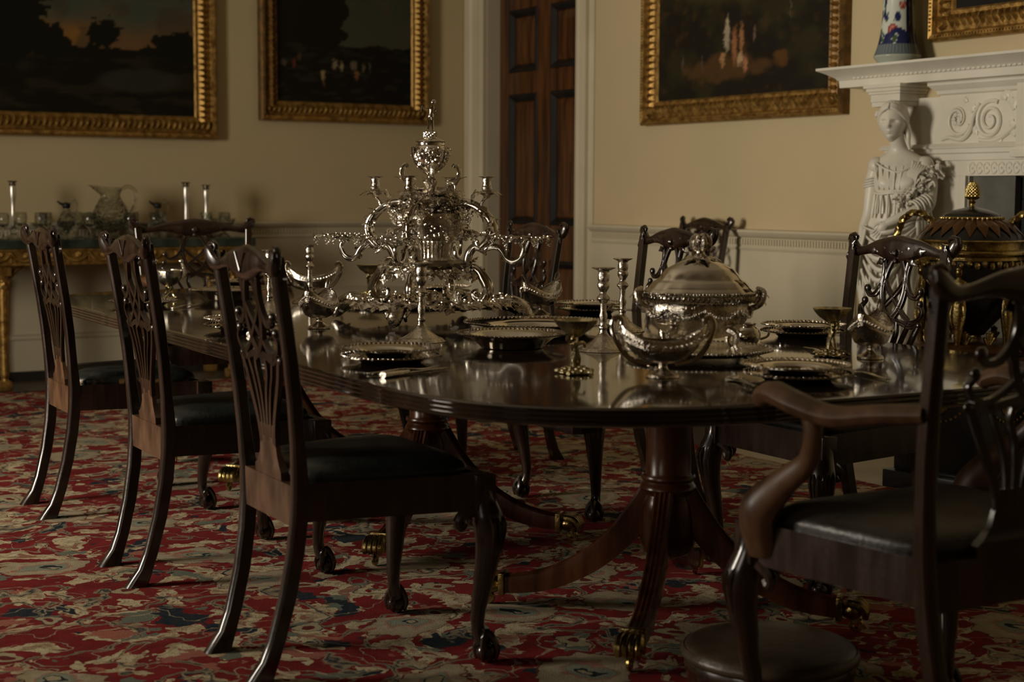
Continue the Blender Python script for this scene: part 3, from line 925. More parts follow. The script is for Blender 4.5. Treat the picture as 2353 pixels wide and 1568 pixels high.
for k in range(9):
    z0 = .995 - .034 * k
    dip = .040 + .020 * k
    wob = .010 * sin(k * 2.3)
    pts = [(-.148 + (.27 - .012 * k) * t + wob, (.052 + .078 * sin(pi * t)) * (1 + .012 * k), z0 - dip * sin(pi * min(1, t * 1.05)) * (1.15 + .1 * sin(k)) + .035 * t) for t in [i / 12 for i in range(13)]]
    dr.tube(pts, [.005, .010, .0135, .010, .005], 7, flat=.7)
for k in range(8):
    x0 = -.135 + .028 * k
    zt = .80 + .03 * sin(k * 1.7)
    dr.tube([(x0 + .014 * sin(t * 5 + k), .085 + .018 * sin(k * 1.3) - .01 * t, zt - .58 * t) for t in [i / 9 for i in range(10)]], [.004, .011, .010, .007], 6, flat=.8)
for k in range(6):
    dr.tube(cr([(-.128, .03 + .012 * k, 1.00 - .012 * k), (-.158, .032 + .010 * k, .91 - .022 * k), (-.148, .03, .80 - .03 * k), (-.13, .05, .70 - .03 * k)], 4), [.006, .011, .009, .005], 6)
# cloak falling behind her at the right
loft(dr, [(.24, .07, -.06, .05, .04), (.6, .08, -.05, .045, .035), (.9, .09, -.04, .04, .035), (1.10, .105, -.035, .045, .04), (1.25, .10, -.045, .035, .03)], 24, lambda th, z: 1 + .12 * sin(5 * th + 7 * z))
st(dr, 'figure_drapery')
am = MB()
am.tube(cr([(.118, -.016, 1.275), (.140, -.004, 1.21), (.146, .008, 1.14), (.136, .040, 1.085), (.09, .088, 1.055), (.03, .118, 1.03), (-.02, .126, 1.008)], 6), [.040, .038, .034, .036, .030, .023, .018], 14)
am.tube(cr([(-.096, -.020, 1.275), (-.112, -.020, 1.21), (-.120, -.014, 1.13), (-.128, -.004, 1.05), (-.146, .018, .985), (-.148, .040, .935)], 6), [.038, .036, .031, .027, .021, .017], 14)
def hand(mb, c, ang, L, flip=1):
    m = T(*c) @ Matrix.Rotation(ang, 4, 'Y')
    mb.sphere((0, 0, -L * .25), L * .3, 10, 8, (.75, .45, 1.1), m)
    for i, (x, l, a) in enumerate(((-.14, .40, .16), (-.05, .46, .05), (.04, .44, -.05), (.13, .36, -.15))):
        pts = [(x * L, .02 * L, -.42 * L), ((x - a * .25) * L, .04 * L, (-.42 - l * .5) * L), ((x - a * .5) * L, -.04 * L, (-.42 - l) * L)]
        mb.tube(cr(pts, 3), [L * .062, L * .055, L * .04], 6, m)
    mb.tube(cr([(.16 * L * flip, .03 * L, -.12 * L), (.30 * L * flip, .05 * L, -.32 * L), (.31 * L * flip, .04 * L, -.52 * L)], 3), [L * .075, L * .06, L * .045], 6, m)
hand(am, (-.022, .126, 1.010), radians(38), .098, -1)
hand(am, (-.148, .042, .938), radians(-20), .085, 1)
st(am, 'figure_arms')
sl = MB()
for k in range(6):
    sl.torus((0, 0, 0), .041 + .0025 * (k % 2), .0055, 18, 6, m=T(.136 - .010 * k, .03 + .010 * k, 1.10 - .007 * k) @ RX(radians(70)) @ RY(radians(35)))
for k in range(5):
    sl.tube(cr([(.15 - .012 * k, .03 + .01 * k, 1.07), (.155 - .012 * k, .02 + .01 * k, 1.02 - .01 * k), (.14 - .012 * k, .03, .95 - .02 * k)], 4), [.010, .012, .005], 7)
for k in range(4):
    sl.torus((0, 0, 0), .040 - .001 * k, .005, 16, 6, m=T(-.110 - .002 * k, -.018, 1.215 - .012 * k) @ RY(radians(-12)))
st(sl, 'figure_sleeve')
gl = MB()
rg_ = random.Random(3)
for i in range(150):
    t = i / 149
    p = (.178 - .150 * t + rg_.uniform(-.026, .026), .005 + .080 * t + rg_.uniform(-.012, .022), 1.255 - .155 * t + rg_.uniform(-.030, .030))
    if i % 3: gl.leaf(.040, .020, T(*p) @ RZ(rg_.uniform(0, 6.3)) @ RY(rg_.uniform(-1, 1)), 2, .2, .004)
    else: gl.sphere(p, rg_.uniform(.009, .016), 6, 5)
st(gl, 'flower_garland', .8)
st(MB().box((-.16, -.1, 0), (.12, .12, .17), bev=.01).box((-.145, -.085, .17), (.105, .105, .205), bev=.008), 'figure_plinth')

# ------------------------------------------------------------------ porcelain beaker vase on the mantelpiece
vs_ = thing('porcelain_vase', (5.31, 5.262, 1.739), 0, 'tall blue and white porcelain beaker vase with red flowers standing on the mantelpiece', 'vase')
prof = cr([(.085, 0), (.108, .028), (.105, .04), (.094, .07), (.082, .12), (.074, .19), (.070, .28), (.073, .36), (.09, .43), (.118, .49)], 8)
prof = [(.0, 0)] + prof + [(.11, .488), (.06, .40), (.0, .05)]
seg = 96
mb = MB(); mb.lathe(prof, seg)
o = mb.build('vase_body', M_china, vs_)
at = o.data.color_attributes.new('paint', 'FLOAT_COLOR', 'POINT')
flowers = [(2.6, .105, .022, 0), (3.6, .15, .03, 1), (2.2, .19, .016, 1), (4.2, .26, .024, 1), (3.1, .30, .018, 1), (2.5, .37, .03, 1), (3.9, .40, .03, 1), (5.0, .14, .02, 1), (4.7, .33, .018, 1)]
for i, v in enumerate(o.data.vertices):
    x, y, z = v.co
    th = atan2(y, x) % (2 * pi)
    ww, navy, green, red = (.60, .64, .55), (.02, .025, .09), (.06, .11, .05), (.33, .05, .035)
    c = ww
    n1 = noise.noise(Vector((th * 2.2, z * 17, 1)))
    n2 = noise.noise(Vector((th * 3.0, z * 24, 9)))
    if n2 > .28: c = green
    if n1 > .33: c = navy
    for fx, fz, fr, kind_ in flowers:
        d = sqrt(((th - fx) * .075) ** 2 + (z - fz) ** 2)
        if kind_ and d < fr * .8: c = red if d > fr * .48 or d < fr * .2 else (.55, .28, .22)
        if not kind_ and d < fr: c = navy
    if abs((th - 4.75)) < .35 and z < .36: c = (.012, .014, .045)
    if z < .125 + .03 * abs(sin(th * 2)) and z > .085 and n2 < .2: c = navy
    if z < .085: c = lerp3((.20, .24, .22), navy, .35 + .35 * sin(th * 40) * (1 if z > .045 else .3))
    if z < .036: c = (.42, .45, .38)
    at.data[i].color = (c[0], c[1], c[2], 1)

# ------------------------------------------------------------------ black and gilt urn on its pedestal before the fireplace
U = thing('gilt_mounted_urn', (4.62, 4.165, 0.002), radians(8), 'black and gilt covered urn with twisted loop handles standing in front of the fireplace', 'urn')
u = MB().lathe([(0, .60), (.06, .60), (.075, .62), (.13, .68), (.175, .76), (.195, .85), (.195, .885)], 40)
u.build('urn_bowl', M_ebony, U)
u = MB().lathe(cr([(.198, .885), (.204, .89), (.202, .90), (.215, .905), (.222, .915), (.215, .925), (.200, .93), (.20, .955), (.205, .96), (.2, .965)], 3), 48, flute=lambda th, i, z: 1 + (.02 * abs(sin(th * 22)) if .90 < z < .93 else 0))
for k in range(44):
    a = 2 * pi * k / 44
    u.sphere((.196 * cos(a), .196 * sin(a), .878 - .008 * (k % 2)), .012, 6, 5, (1, 1, 1.3))
u.build('urn_band', M_brass, U)
u = MB().lathe(cr([(.2, .962), (.185, .985), (.15, 1.015), (.115, 1.035), (.108, 1.042)], 4), 40)
u.build('urn_shoulder', M_ebony, U)
u = MB()
for k in range(22):
    a = 2 * pi * k / 22
    u.add([(.11 * cos(a - .13), .11 * sin(a - .13), 1.045), (.11 * cos(a + .13), .11 * sin(a + .13), 1.045), (.16 * cos(a + .14), .16 * sin(a + .14), 1.016), (.199 * cos(a), .199 * sin(a), .976), (.16 * cos(a - .14), .16 * sin(a - .14), 1.016), (.155 * cos(a), .155 * sin(a), 1.026)],
          [(0, 1, 5), (1, 2, 5), (2, 3, 5), (3, 4, 5), (4, 0, 5)])
u.build('sunburst_leaves', M_urnbrown, U, smooth=False)
u = MB().lathe(cr([(.112, 1.04), (.118, 1.046), (.112, 1.052), (.10, 1.052)], 2), 40)
for k in range(40):
    a = 2 * pi * k / 40
    u.sphere((.116 * cos(a), .116 * sin(a), 1.046), .006, 5, 4)
u.build('lid_rim', M_brass, U)
u = MB().lathe(cr([(.108, 1.05), (.10, 1.062), (.07, 1.075), (.03, 1.085), (.012, 1.09)], 3), 32)
u.build('urn_lid', M_ebony, U)
u = MB().lathe(cr([(.012, 1.088), (.009, 1.10), (.014, 1.108), (.008, 1.112), (.02, 1.118), (.03, 1.126), (.024, 1.13)], 3), 20)
for i in range(9):
    z = 1.13 + i * .006
    r = .024 * sqrt(max(.03, 1 - (i / 9) ** 2))
    for k in range(12):
        a = 2 * pi * (k + .5 * (i % 2)) / 12
        u.sphere((r * cos(a), r * sin(a), z), .0055, 5, 4)
u.sphere((0, 0, 1.184), .006, 6, 4); u.sphere((0, 0, 1.155), .02, 10, 8, (1, 1, 1.4))
u.build('pineapple_finial', M_brass, U)
for sg in (1, -1):
    h = MB()
    # handles stand out to left and right of the bowl as seen from the table
    path = cr([(.115, 0, .99), (.15, 0, 1.035), (.20, 0, 1.065), (.25, 0, 1.045), (.275, 0, .985), (.262, 0, .925), (.225, 0, .895), (.2, 0, .90)], 8)
    dirn = RZ(radians(-60)) @ RZ(0 if sg > 0 else pi)
    n = len(path)
    R = []
    for i, p in enumerate(path):
        p = Vector(p)
        t = (Vector(path[min(i + 1, n - 1)]) - Vector(path[max(0, i - 1)])).normalized()
        a = Vector((0, 1, 0)); b = t.cross(a)
        R.append([p + (a * cos(q) + b * sin(q)) * .0125 * (1 + .28 * cos(3 * (q + i * .35))) for q in [2 * pi * j / 12 for j in range(12)]])
    h.rings(R, True, (True, True), dirn)
    h.sphere((.118, 0, .985), .020, 8, 6, (1, .8, 1.2), dirn); h.sphere((.205, 0, .905), .018, 8, 6, (1, .8, 1), dirn)
    h.build('loop_handle', M_brass, U)
for k in range(6):
    h = MB()
    a = radians(180 + 22 + k * 60)
    m = RZ(a) @ T(.185, 0, 0) @ RZ(-pi / 2)
    q = S(1)
    h.sphere((0, 0, .845), .019, 10, 8, (.85, .95, 1.15), m)
    h.sphere((0, -.004, .856), .02, 10, 6, (1, .95, .8), m)
    h.rings([[(rx * cos(2 * pi * j / 12), ry * sin(2 * pi * j / 12), z) for j in range(12)] for z, rx, ry in ((.835, .007, .007), (.822, .011, .009), (.812, .028, .013), (.80, .031, .015), (.78, .026, .018), (.755, .021, .015), (.74, .026, .017), (.70, .03, .02), (.66, .026, .018), (.62, .018, .014), (.57, .010, .010))], True, (True, True), m)
    for sx in (1, -1):
        h.tube([tuple(p) for p in cr([(sx * .03, 0, .805), (sx * .042, .004, .775), (sx * .034, .014, .745)], 3)], [.009, .007, .005], 6, m)
        h.tube([tuple(p) for p in cr([(sx * .02, .012, .72), (sx * .026, .016, .68), (sx * .014, .012, .63)], 3)], [.004, .005, .003], 5, m)
    h.build('gilt_herm', M_brass, U)
u = MB()
for k in range(12):
    a = 2 * pi * k / 12
    for q in (-2, -1, 0, 1, 2):
        u.tube([(.17 * cos(a + q * .02), .17 * sin(a + q * .02), .575), (.176 * cos(a + q * .06), .176 * sin(a + q * .06), .625 - .006 * abs(q) * abs(q))], [.005, .006], 5)
u.build('palmette_cresting', M_brass, U)
u = MB().lathe([(0, .54), (.235, .54), (.24, .55), (.235, .562), (.225, .566), (.215, .574), (0, .574)], 40)
u.build('urn_plate', M_urnbrown, U)
pd = MB().box((-.19, -.19, .07), (.19, .19, .54), bev=.006).box((-.22, -.22, .0), (.22, .22, .07), bev=.006).box((-.205, -.205, .46), (.205, .205, .48), bev=.003)
pd.build('pedestal', M_ebony, U)
for sd in range(4):
    m = RZ(sd * pi / 2)
    g = MB()
    for i in range(21):
        a = pi + pi * i / 20
        g.sphere((.15 * cos(a), -.193, .42 + .15 * sin(a) * .95), .0065, 5, 4, m=m)
    g.build('bead_swag', M_brass, U)
    g = MB()
    g.add(*[[(.055 * r * cos(2 * pi * j / 24), -.192 - h, .355 + .055 * r * sin(2 * pi * j / 24)) for r, h in ((1, 0), (.9, .008), (.6, .004), (.3, .012)) for j in range(24)], [(i * 24 + j, i * 24 + (j + 1) % 24, (i + 1) * 24 + (j + 1) % 24, (i + 1) * 24 + j) for i in range(3) for j in range(24)] + [tuple(72 + j for j in range(24))]], m)
    g.build('patera', M_brass, U, sharp=.3)
    MB().box((-.20, -.208, .495), (.20, -.19, .525), m, bev=.002).build('gilt_edging', M_urnbrown, U)
# ------------------------------------------------------------------ dining table (D ended, three pedestals)
TZ = .709
TR = radians(-2.15)
tbl = thing('dining_table', (2.452, 4.50, 0), TR, 'long polished mahogany dining table with rounded ends on brass-footed pedestals', 'table')
def outline(hw, hl, b=.78, n=3.0, cnt=26):
    pts = []
    for q in range(4):
        for i in range(cnt):
            a = pi / 2 * i / cnt
            c_, s_ = cos(a) ** (2 / n) if cos(a) > 1e-6 else 0, sin(a) ** (2 / n) if a > 0 else 0
            if q == 0: pts.append((hw * c_, (hl - b) + b * s_))
            if q == 1: pts.append((-hw * s_, (hl - b) + b * c_))
            if q == 2: pts.append((-hw * c_, -(hl - b) - b * s_))
            if q == 3: pts.append((hw * s_, -(hl - b) - b * c_))
    return pts
ed = [(.055, -.050), (.03, -.046), (.012, -.042)]
for k in range(4):
    z0 = -.040 + k * .0098
    for t in (0, .35, .65, 1):
        ed.append((.004 - .0045 * sin(pi * t), z0 + .0092 * t))
ed += [(.004, -.0005), (.010, 0.0)]
R = [[(x, y, TZ + dz) for x, y in outline(.87 - e, 2.12 - e)] for e, dz in ed]
mb = MB().rings(R, True, (True, True))
mb.build('tabletop', M_top, tbl, sharp=.9)
# bearers under the top
mb = MB()
for s_ in (-1, 1): mb.box((s_ * .5 - .03, -1.75, .61), (s_ * .5 + .03, 1.75, .66), bev=.004)
mb.build('bearer', M_wood, tbl)
def pedestal(parent, cx, cy):
    P = MB().lathe(cr([(.0, .66), (.12, .66), (.12, .645), (.075, .63), (.062, .60), (.060, .52), (.060, .40), (.070, .395), (.073, .385), (.066, .377), (.071, .368), (.075, .358), (.066, .348), (.060, .34), (.064, .33), (.072, .30), (.075, .24), (.068, .19), (.04, .175), (.018, .165), (.0, .16)], 2), 32, (cx, cy, 0))
    P.box((cx - .16, cy - .16, .638), (cx + .16, cy + .16, .66), bev=.004)
    post = P.build('pedestal_column', M_woodred, parent)
    for k in range(4):
        a = radians(45 + 90 * k)
        m = T(cx, cy, 0) @ RZ(a)
        L = MB()
        path = cr([(.040, 0, .335), (.078, 0, .28), (.135, 0, .21), (.215, 0, .143), (.31, 0, .094), (.385, 0, .074), (.455, 0, .066)], 5)
        n = len(path)
        prof = []
        for j in range(44):
            t = 2 * pi * (j + .5) / 44
            c_, s_ = cos(t), sin(t)
            kk = 1 / max(abs(c_), abs(s_)) ** .8
            prof.append((c_ * kk, s_ * kk))
        R = []
        for i, p in enumerate(path):
            p = Vector(p)
            t = (Vector(path[min(i + 1, n - 1)]) - Vector(path[max(0, i - 1)])).normalized()
            b_ = Vector((0, 1, 0)); a_ = b_.cross(t)
            f = i / (n - 1)
            hw_, hh = .027 * (1 - .12 * f), .042 * (1 - .42 * f)
            ring = []
            for (c_, s_) in prof:
                g = 1.0
                if c_ < -.6: g = 1 - .17 * (cos(s_ * pi * 4.5) * .5 + .5) ** 2      # reeded upper face
                ring.append(p + a_ * hh * c_ * g * -1 * -1 + b_ * hw_ * s_)
            R.append(ring)
        L.rings(R, True, (True, True), m)
        leg = L.build('pedestal_leg', M_woodred, post, sharp=.5)
        F = MB()
        F.box((.445, -.030, .036), (.462, .030, .098), m, bev=.004)
        F.sphere((.485, 0, .062), .030, 12, 8, (1, .95, .85), m)
        for q in (-1.5, -.5, .5, 1.5):
            F.tube(cr([(.475, q * .013, .086), (.503, q * .0155, .082), (.520, q * .016, .064), (.520, q * .016, .046)], 3), [.010, .012, .0115, .008], 8, m)
        F.tube([(.495, 0, .05), (.495, 0, .028)], .011, 8, m)
        F.torus((0, 0, 0), .013, .007, 14, 6, m=m @ T(.497, 0, .024) @ RX(pi / 2))
        F.build('brass_lion_foot', M_brass, post)
def tl(x, y):
    v = RZ(-TR) @ Vector((x - 2.452, y - 4.50, 0)); return v.x, v.y
for (x, y) in ((2.488, 3.255), (2.443, 4.51), (2.50, 5.86)):
    pedestal(tbl, *tl(x, y))

# ------------------------------------------------------------------ dining chairs
def yb(z):
    return (-.205 - .02 * (z - .45) / .25 if z < .7 else -.225 - .045 * (z - .7) / .3) if z >= .45 else -.205 - .085 * ((.45 - z) / .45) ** 2.0
def xb(z, wb, wt):
    return wb * .84 + wb * .16 * (z / .45) if z < .45 else wb + (wt - wb) * ((z - .45) / .53) ** .8

def make_chair(name, label, cat, group, wf=.250, wb=.172, wt=.200, arms=False, leather=None, k=1.0, worn=False):
    t = thing(name, (0, 0, 0), 0, label, cat, group)
    wood = M_wood
    # rear legs run up into the back stiles
    for s_ in (-1, 1):
        zs = [0, .012, .05, .1, .2, .3, .38, .45, .55, .65, .75, .85, .92, .965]
        R = []
        for z in zs:
            x, y = s_ * xb(z, wb, wt), yb(z)
            a = .0165 if z > .45 else .0175
            b = .015 if z > .45 else .019
            if z < .06: a += .004 * (1 - z / .06); b += .012 * (1 - z / .06); y -= .012 * (1 - z / .06)
            if z > .7: a *= .92
            R.append([(x + a * cx_, y + b * cy_, z) for cx_, cy_ in ((-1, -.55), (-.8, -.8), (-.3, -1), (.3, -1), (.8, -.8), (1, -.55), (1, .9), (.9, 1), (-.9, 1), (-1, .9))])
        MB().rings(R).build('stile', wood, t, sharp=.6)
    # crest rail
    cst = MB()
    half = [(0, 1.008, .922, .017), (.035, 1.004, .925, .018), (.07, .998, .934, .017), (.105, .992, .944, .015), (.14, .981, .947, .013), (.17, .972, .944, .012), (.195, .970, .940, .0125), (.215, .979, .938, .014), (.235, .996, .942, .015), (.250, 1.003, .955, .014), (.262, .999, .972, .010)]
    sc_ = (wt + .035) / .262
    prof = [(-x, a, b, c) for x, a, b, c in reversed(half[1:])] + half
    R = []
    for x, zt, zb, th in cr(prof, 3):
        zc, hh, y = (zt + zb) / 2, (zt - zb) / 2, yb((zt + zb) / 2) - .004 - .012 * (abs(x) / .26) ** 2 + .006
        pt = []
        for j in range(14):
            a = 2 * pi * j / 14
            pt.append((x * sc_, y + th * cos(a) * (1.15 if abs(cos(a)) < .9 else 1), zc + hh * (abs(sin(a)) ** .8) * (1 if sin(a) > 0 else -1)))
        R.append(pt)
    cst.rings(R)
    for s_ in (-1, 1):
        e = s_ * (wt + .026)
        cst.tube([(e + s_ * .006, yb(.99) - .004, .985), (e + s_ * .002, yb(.99) - .006, 1.000), (e - s_ * .016, yb(.99) - .004, 1.006), (e - s_ * .030, yb(.99) - .002, .998), (e - s_ * .028, yb(.99) - .002, .990)], [.008, .009, .008, .007, .005], 8)
    crest = cst.build('crest_rail', wood, t, sharp=1.0)
    cv = MB()
    for s_ in (-1, 1):
        yf = yb(.96) + .016
        for (x0, z0, an, L) in ((.01, .945, .6, .045), (.03, .965, .1, .05), (.05, .935, -.4, .045), (.085, .955, .2, .05), (.235, .965, 2.4, .035), (.215, .955, 1.2, .03), (.24, .95, -1.5, .03)):
            m = T(s_ * x0 * sc_, yf - .004 * x0, z0) @ (S(s_, 1, 1)) @ Matrix(((cos(an), sin(an), 0, 0), (0, 0, 1, 0), (sin(an), -cos(an), 0, 0), (0, 0, 0, 1)))
            cv.leaf(L, L * .42, m, 2, .08, .004)
    cv.sphere((0, yb(.95) + .015, .955), .014, 8, 6)
    cv.sphere((0, yb(.95) + .013, .930), .010, 8, 6)
    # V shaped notch carried on the back of the crest
    cv.tube([(-.032, yb(.985) - .0135, .990), (0, yb(.95) - .0165, .945), (.032, yb(.985) - .0135, .990)], [.002, .004, .002], 6)
    cv.build('crest_carving', wood, crest)
    # pierced splat
    sp = MB()
    th = .0062
    def strap(pts, w0, w1=None):
        w1 = w1 or w0
        P = cr(pts, 6)
        n = len(P)
        P3 = [(x * k, yb(z) + .002, z) for x, z in P]
        Q = [Vector(p) for p in P3]
        R = []
        for i in range(n):
            tt = (Q[min(i + 1, n - 1)] - Q[max(i - 1, 0)]).normalized()
            a = Vector((0, 1, 0)); a = (a - tt * tt.dot(a)).normalized(); b = tt.cross(a)
            w = (w0 + (w1 - w0) * i / (n - 1)) / 2
            R.append([Q[i] + a * th * u + b * w * v for u, v in ((-1, -.9), (-1, .9), (-.4, 1), (.9, .85), (1.05, .5), (.6, 0), (1.05, -.5), (.9, -.85), (-.4, -1))])
        sp.rings(R)
    for s_ in (-1, 1):
        q = lambda pts: [(s_ * x, z) for x, z in pts]
        strap(q([(-.055, .935), (-.047, .892), (-.055, .855), (-.075, .828), (-.098, .822), (-.116, .838)]), .022, .014)
        strap(q([(-.117, .800), (-.131, .782), (-.120, .760), (-.090, .750), (-.055, .768), (-.015, .806), (.022, .842), (.043, .872)]), .012, .015)
        strap(q([(-.020, .935), (-.040, .893), (-.048, .845), (-.036, .795), (-.008, .758), (.03, .738)]), .018, .022)
        strap(q([(-.122, .742), (-.108, .71), (-.086, .66), (-.062, .61), (-.048, .57), (-.042, .53)]), .018, .020)
        strap(q([(-.085, .750), (-.068, .71), (-.046, .66), (-.032, .61), (-.024, .55)]), .012, .014)
        strap(q([(-.030, .745), (-.034, .71), (-.018, .66), (-.010, .60), (-.008, .54)]), .015, .014)
        for (x, z, r) in ((-.114, .842, .013), (-.119, .805, .012), (-.124, .742, .011)):
            sp.sphere((s_ * x * k, yb(z) + .002, z), r, 10, 7, (1, .75, 1))
        strap(q([(-.12, .748), (-.09, .735), (-.05, .745), (0, .752)]), .014, .02)
    sp.build('splat', wood, t, sharp=.8)
    # shoe at the foot of the splat
    sh = MB()
    R = []
    for z, hw_, hy in ((.44, .085 * k, .016), (.475, .085 * k, .016), (.485, .072 * k, .012), (.51, .056 * k, .008), (.545, .050 * k, .0065), (.58, .047 * k, .0060)):
        R.append([(x, yb(z) + y, z) for x, y in ((-hw_, -hy * .6), (hw_, -hy * .6), (hw_, hy), (-hw_, hy))])
    sh.rings(R)
    sh.build('splat_shoe', M_worn if worn else wood, t)
    # seat rails
    F, Bk = .235, -.205
    def rail(a, b, z0, z1, nm='seat_rail', mat=None):
        A, B = Vector(a), Vector(b)
        d = (B - A).normalized(); n_ = Vector((-d.y, d.x)) * .0125
        MB().rings([[(A.x - n_.x, A.y - n_.y, z0), (A.x + n_.x, A.y + n_.y, z0), (A.x + n_.x, A.y + n_.y, z1), (A.x - n_.x, A.y - n_.y, z1)],
                    [(B.x - n_.x, B.y - n_.y, z0), (B.x + n_.x, B.y + n_.y, z0), (B.x + n_.x, B.y + n_.y, z1), (B.x - n_.x, B.y - n_.y, z1)]]).build(nm, mat or wood, t, False)
    rail((-wf, F), (wf, F), .375, .463)
    rail((-wf, F), (-wb, Bk), .375, .463); rail((wf, F), (wb, Bk), .375, .463)
    rail((-wb, Bk), (wb, Bk), .360, .455, 'back_rail', M_worn if worn else wood)
    # drop-in leather seat
    st_ = MB()
    R = []
    n = 40
    def so(e, z):
        ring = []
        for j in range(n):
            a = 2 * pi * j / n
            c_, s_ = cos(a), sin(a)
            x = abs(c_) ** .35 * (1 if c_ >= 0 else -1); y = abs(s_) ** .35 * (1 if s_ >= 0 else -1)
            yy = (F + Bk) / 2 + ((F - Bk) / 2 - .002 - e) * y
            wx = wb + (wf - wb) * (yy - Bk) / (F - Bk) - e + .002
            ring.append((wx * x, yy, z))
        return ring
    for e, z in ((.012, .445), (.006, .463), (.004, .474), (.012, .487), (.035, .500), (.07, .508), (.12, .512), (.16, .513)):
        R.append(so(e, z))
    st_.rings(R)
    st_.build('seat', leather or M_leather, t, sharp=1.2)
    # cabriole front legs with ball and claw feet
    for s_ in (-1, 1):
        L = MB()
        x0, y0 = s_ * (wf - .005), F - .005
        dx, dy = s_ * .7, .7
        path = [(0, .455, .025), (0.004, .40, .030), (.016, .355, .038), (.022, .32, .038), (.018, .27, .031), (.006, .20, .024), (-.006, .13, .0185), (-.008, .09, .016), (-.002, .065, .018), (.006, .05, .020)]
        pts = [(x0 + dx * o_, y0 + dy * o_, z) for o_, z, r in path]
        L.tube(cr(pts, 4), [r for o_, z, r in path], 10)
        L.build('front_leg', wood, t, sharp=1.2)
        V = MB()
        V.box((x0 - .027, y0 - .027, .375), (x0 + .027, y0 + .027, .462), bev=.004)
        for sx, sy in ((-s_, 0), (0, -1)):
            vx, vy = x0 + sx * .045, y0 + sy * .045
            V.tube(cr([(x0, y0, .385), (x0 + sx * .035, y0 + sy * .035, .372), (x0 + sx * .062, y0 + sy * .062, .352), (x0 + sx * .055, y0 + sy * .055, .333), (x0 + sx * .043, y0 + sy * .043, .345)], 4), [.022, .017, .012, .010, .009], 8)
        for q in range(6):
            a = atan2(dy, dx) + (q - 2.5) * .35
            V.tube(cr([(x0 + cos(a) * .03, y0 + sin(a) * .03, .375), (x0 + dx * .016 + cos(a) * .041, y0 + dy * .016 + sin(a) * .041, .34), (x0 + dx * .016 + cos(a) * .030, y0 + dy * .016 + sin(a) * .030, .27)], 3), [.004, .007, .003], 5)
        V.build('knee_carving', wood, t)
        C = MB()
        bx_, by_ = x0 + dx * .014, y0 + dy * .014
        C.sphere((bx_, by_, .026), .0255, 14, 10)
        for q in range(4):
            a = atan2(dy, dx) + q * pi / 2
            C.tube(cr([(bx_ + cos(a) * .006, by_ + sin(a) * .006, .073), (bx_ + cos(a) * .019, by_ + sin(a) * .019, .058), (bx_ + cos(a) * .028, by_ + sin(a) * .028, .034), (bx_ + cos(a) * .023, by_ + sin(a) * .023, .008)], 4), [.010, .0085, .0075, .004], 7)
        C.build('claw_foot', wood, t)
    if arms:
        for s_ in (-1, 1):
            A = MB()
            P = [(s_ * (wt - .012), yb(.70), .735), (s_ * (wt + .015), -.13, .725), (s_ * (wt + .045), -.04, .712), (s_ * (wt + .06), .05, .728), (s_ * (wt + .055), .12, .740), (s_ * (wt + .045), .165, .728), (s_ * (wt + .04), .178, .712)]
            P = cr(P, 5)
            A.tube(P, [.019, .020, .022, .024, .024, .020, .013], 10, up=(0, 0, 1), flat=1.25)
            A.build('arm', M_worn, t)
            A = MB()
            P = cr([(s_ * (wf - .004), .195, .40), (s_ * (wf + .008), .195, .455), (s_ * (wf + .016), .180, .50), (s_ * (wf + .008), .125, .555), (s_ * (wf + .004), .055, .61), (s_ * (wt + .045), .015, .67), (s_ * (wt + .050), .02, .73)], 5)
            A.tube(P, [.028, .036, .036, .025, .018, .017, .020], 10, up=(1, 0, 0), flat=1.25)
            A.build('arm_support', M_worn, t)
    return t

G = 'matching carved dining chairs around the table'
c3 = make_chair('dining_chair', 'mahogany dining chair with pierced back, nearest of the three along the left side', 'chair', G, worn=True)
def at_(o, x, y, rz):
    o.location = (x, y, .004); o.rotation_euler = (0, 0, rz)
at_(c3, 1.64, 3.42, radians(-92.15))
RL, RR = radians(-92.15), radians(87.85)
dup(c3, (1.68, 4.43, .004), RL, 'mahogany dining chair with pierced back, middle of the three along the left side')
c1 = dup(c3, (1.715, 5.50, .004), RL, 'mahogany dining chair, farthest along the left side, with worn gold-flecked seat edge')
for ch in [q for q in bpy.data.objects if q.parent == c1]:
    if ch.name.startswith('seat') and not ch.name.startswith('seat_rail'):
        ch.data = ch.data.copy(); ch.data.materials[0] = M_leatherworn
dup(c3, (3.22, 3.43, .004), RR, 'dark carved dining chair across the table, just left of the gilt urn')
dup(c3, (3.26, 4.60, .004), RR, 'dark carved dining chair across the table, directly behind the tureen lid')
dup(c3, (3.31, 5.64, .004), radians(90), 'dark carved dining chair across the table, in front of the panelled door')
dup(c3, (5.075, 6.70, .004), radians(88), 'dark carved chair standing against the right wall beneath the painting, casting a shadow')
ach = make_chair('dining_armchair', 'mahogany armchair with curved arms and leather seat at the near end of the table', 'armchair', None, wf=.285, wb=.225, wt=.265, arms=True, leather=M_brleather, k=1.25)
at_(ach, 2.345, 2.185, radians(-2))
dup(ach, (2.53, 6.73, .004), radians(176.5), 'dark carved armchair at the far head of the table, before the gilt side table')

# round leather drum stool half under the table
sto = thing('round_footstool', (2.20, 2.56, .004), 0, 'low round brown leather stool on the carpet under the near end of the table', 'footstool')
sto.location = (2.290, 2.612, .0045); sto.scale = (1.0, 1.0, .74)
MB().lathe(cr([(.0, .001), (.165, .001), (.178, .012), (.185, .05), (.192, .10), (.19, .12)], 3), 48).build('stool_base', M_wood, sto)
MB().lathe(cr([(.185, .118), (.198, .128), (.20, .142), (.194, .156)], 4), 48).build('stool_rim', M_stleather, sto)
MB().lathe(cr([(.193, .152), (.18, .165), (.12, .175), (.05, .179), (.0, .18)], 4), 48).build('stool_cushion', M_stleather, sto)
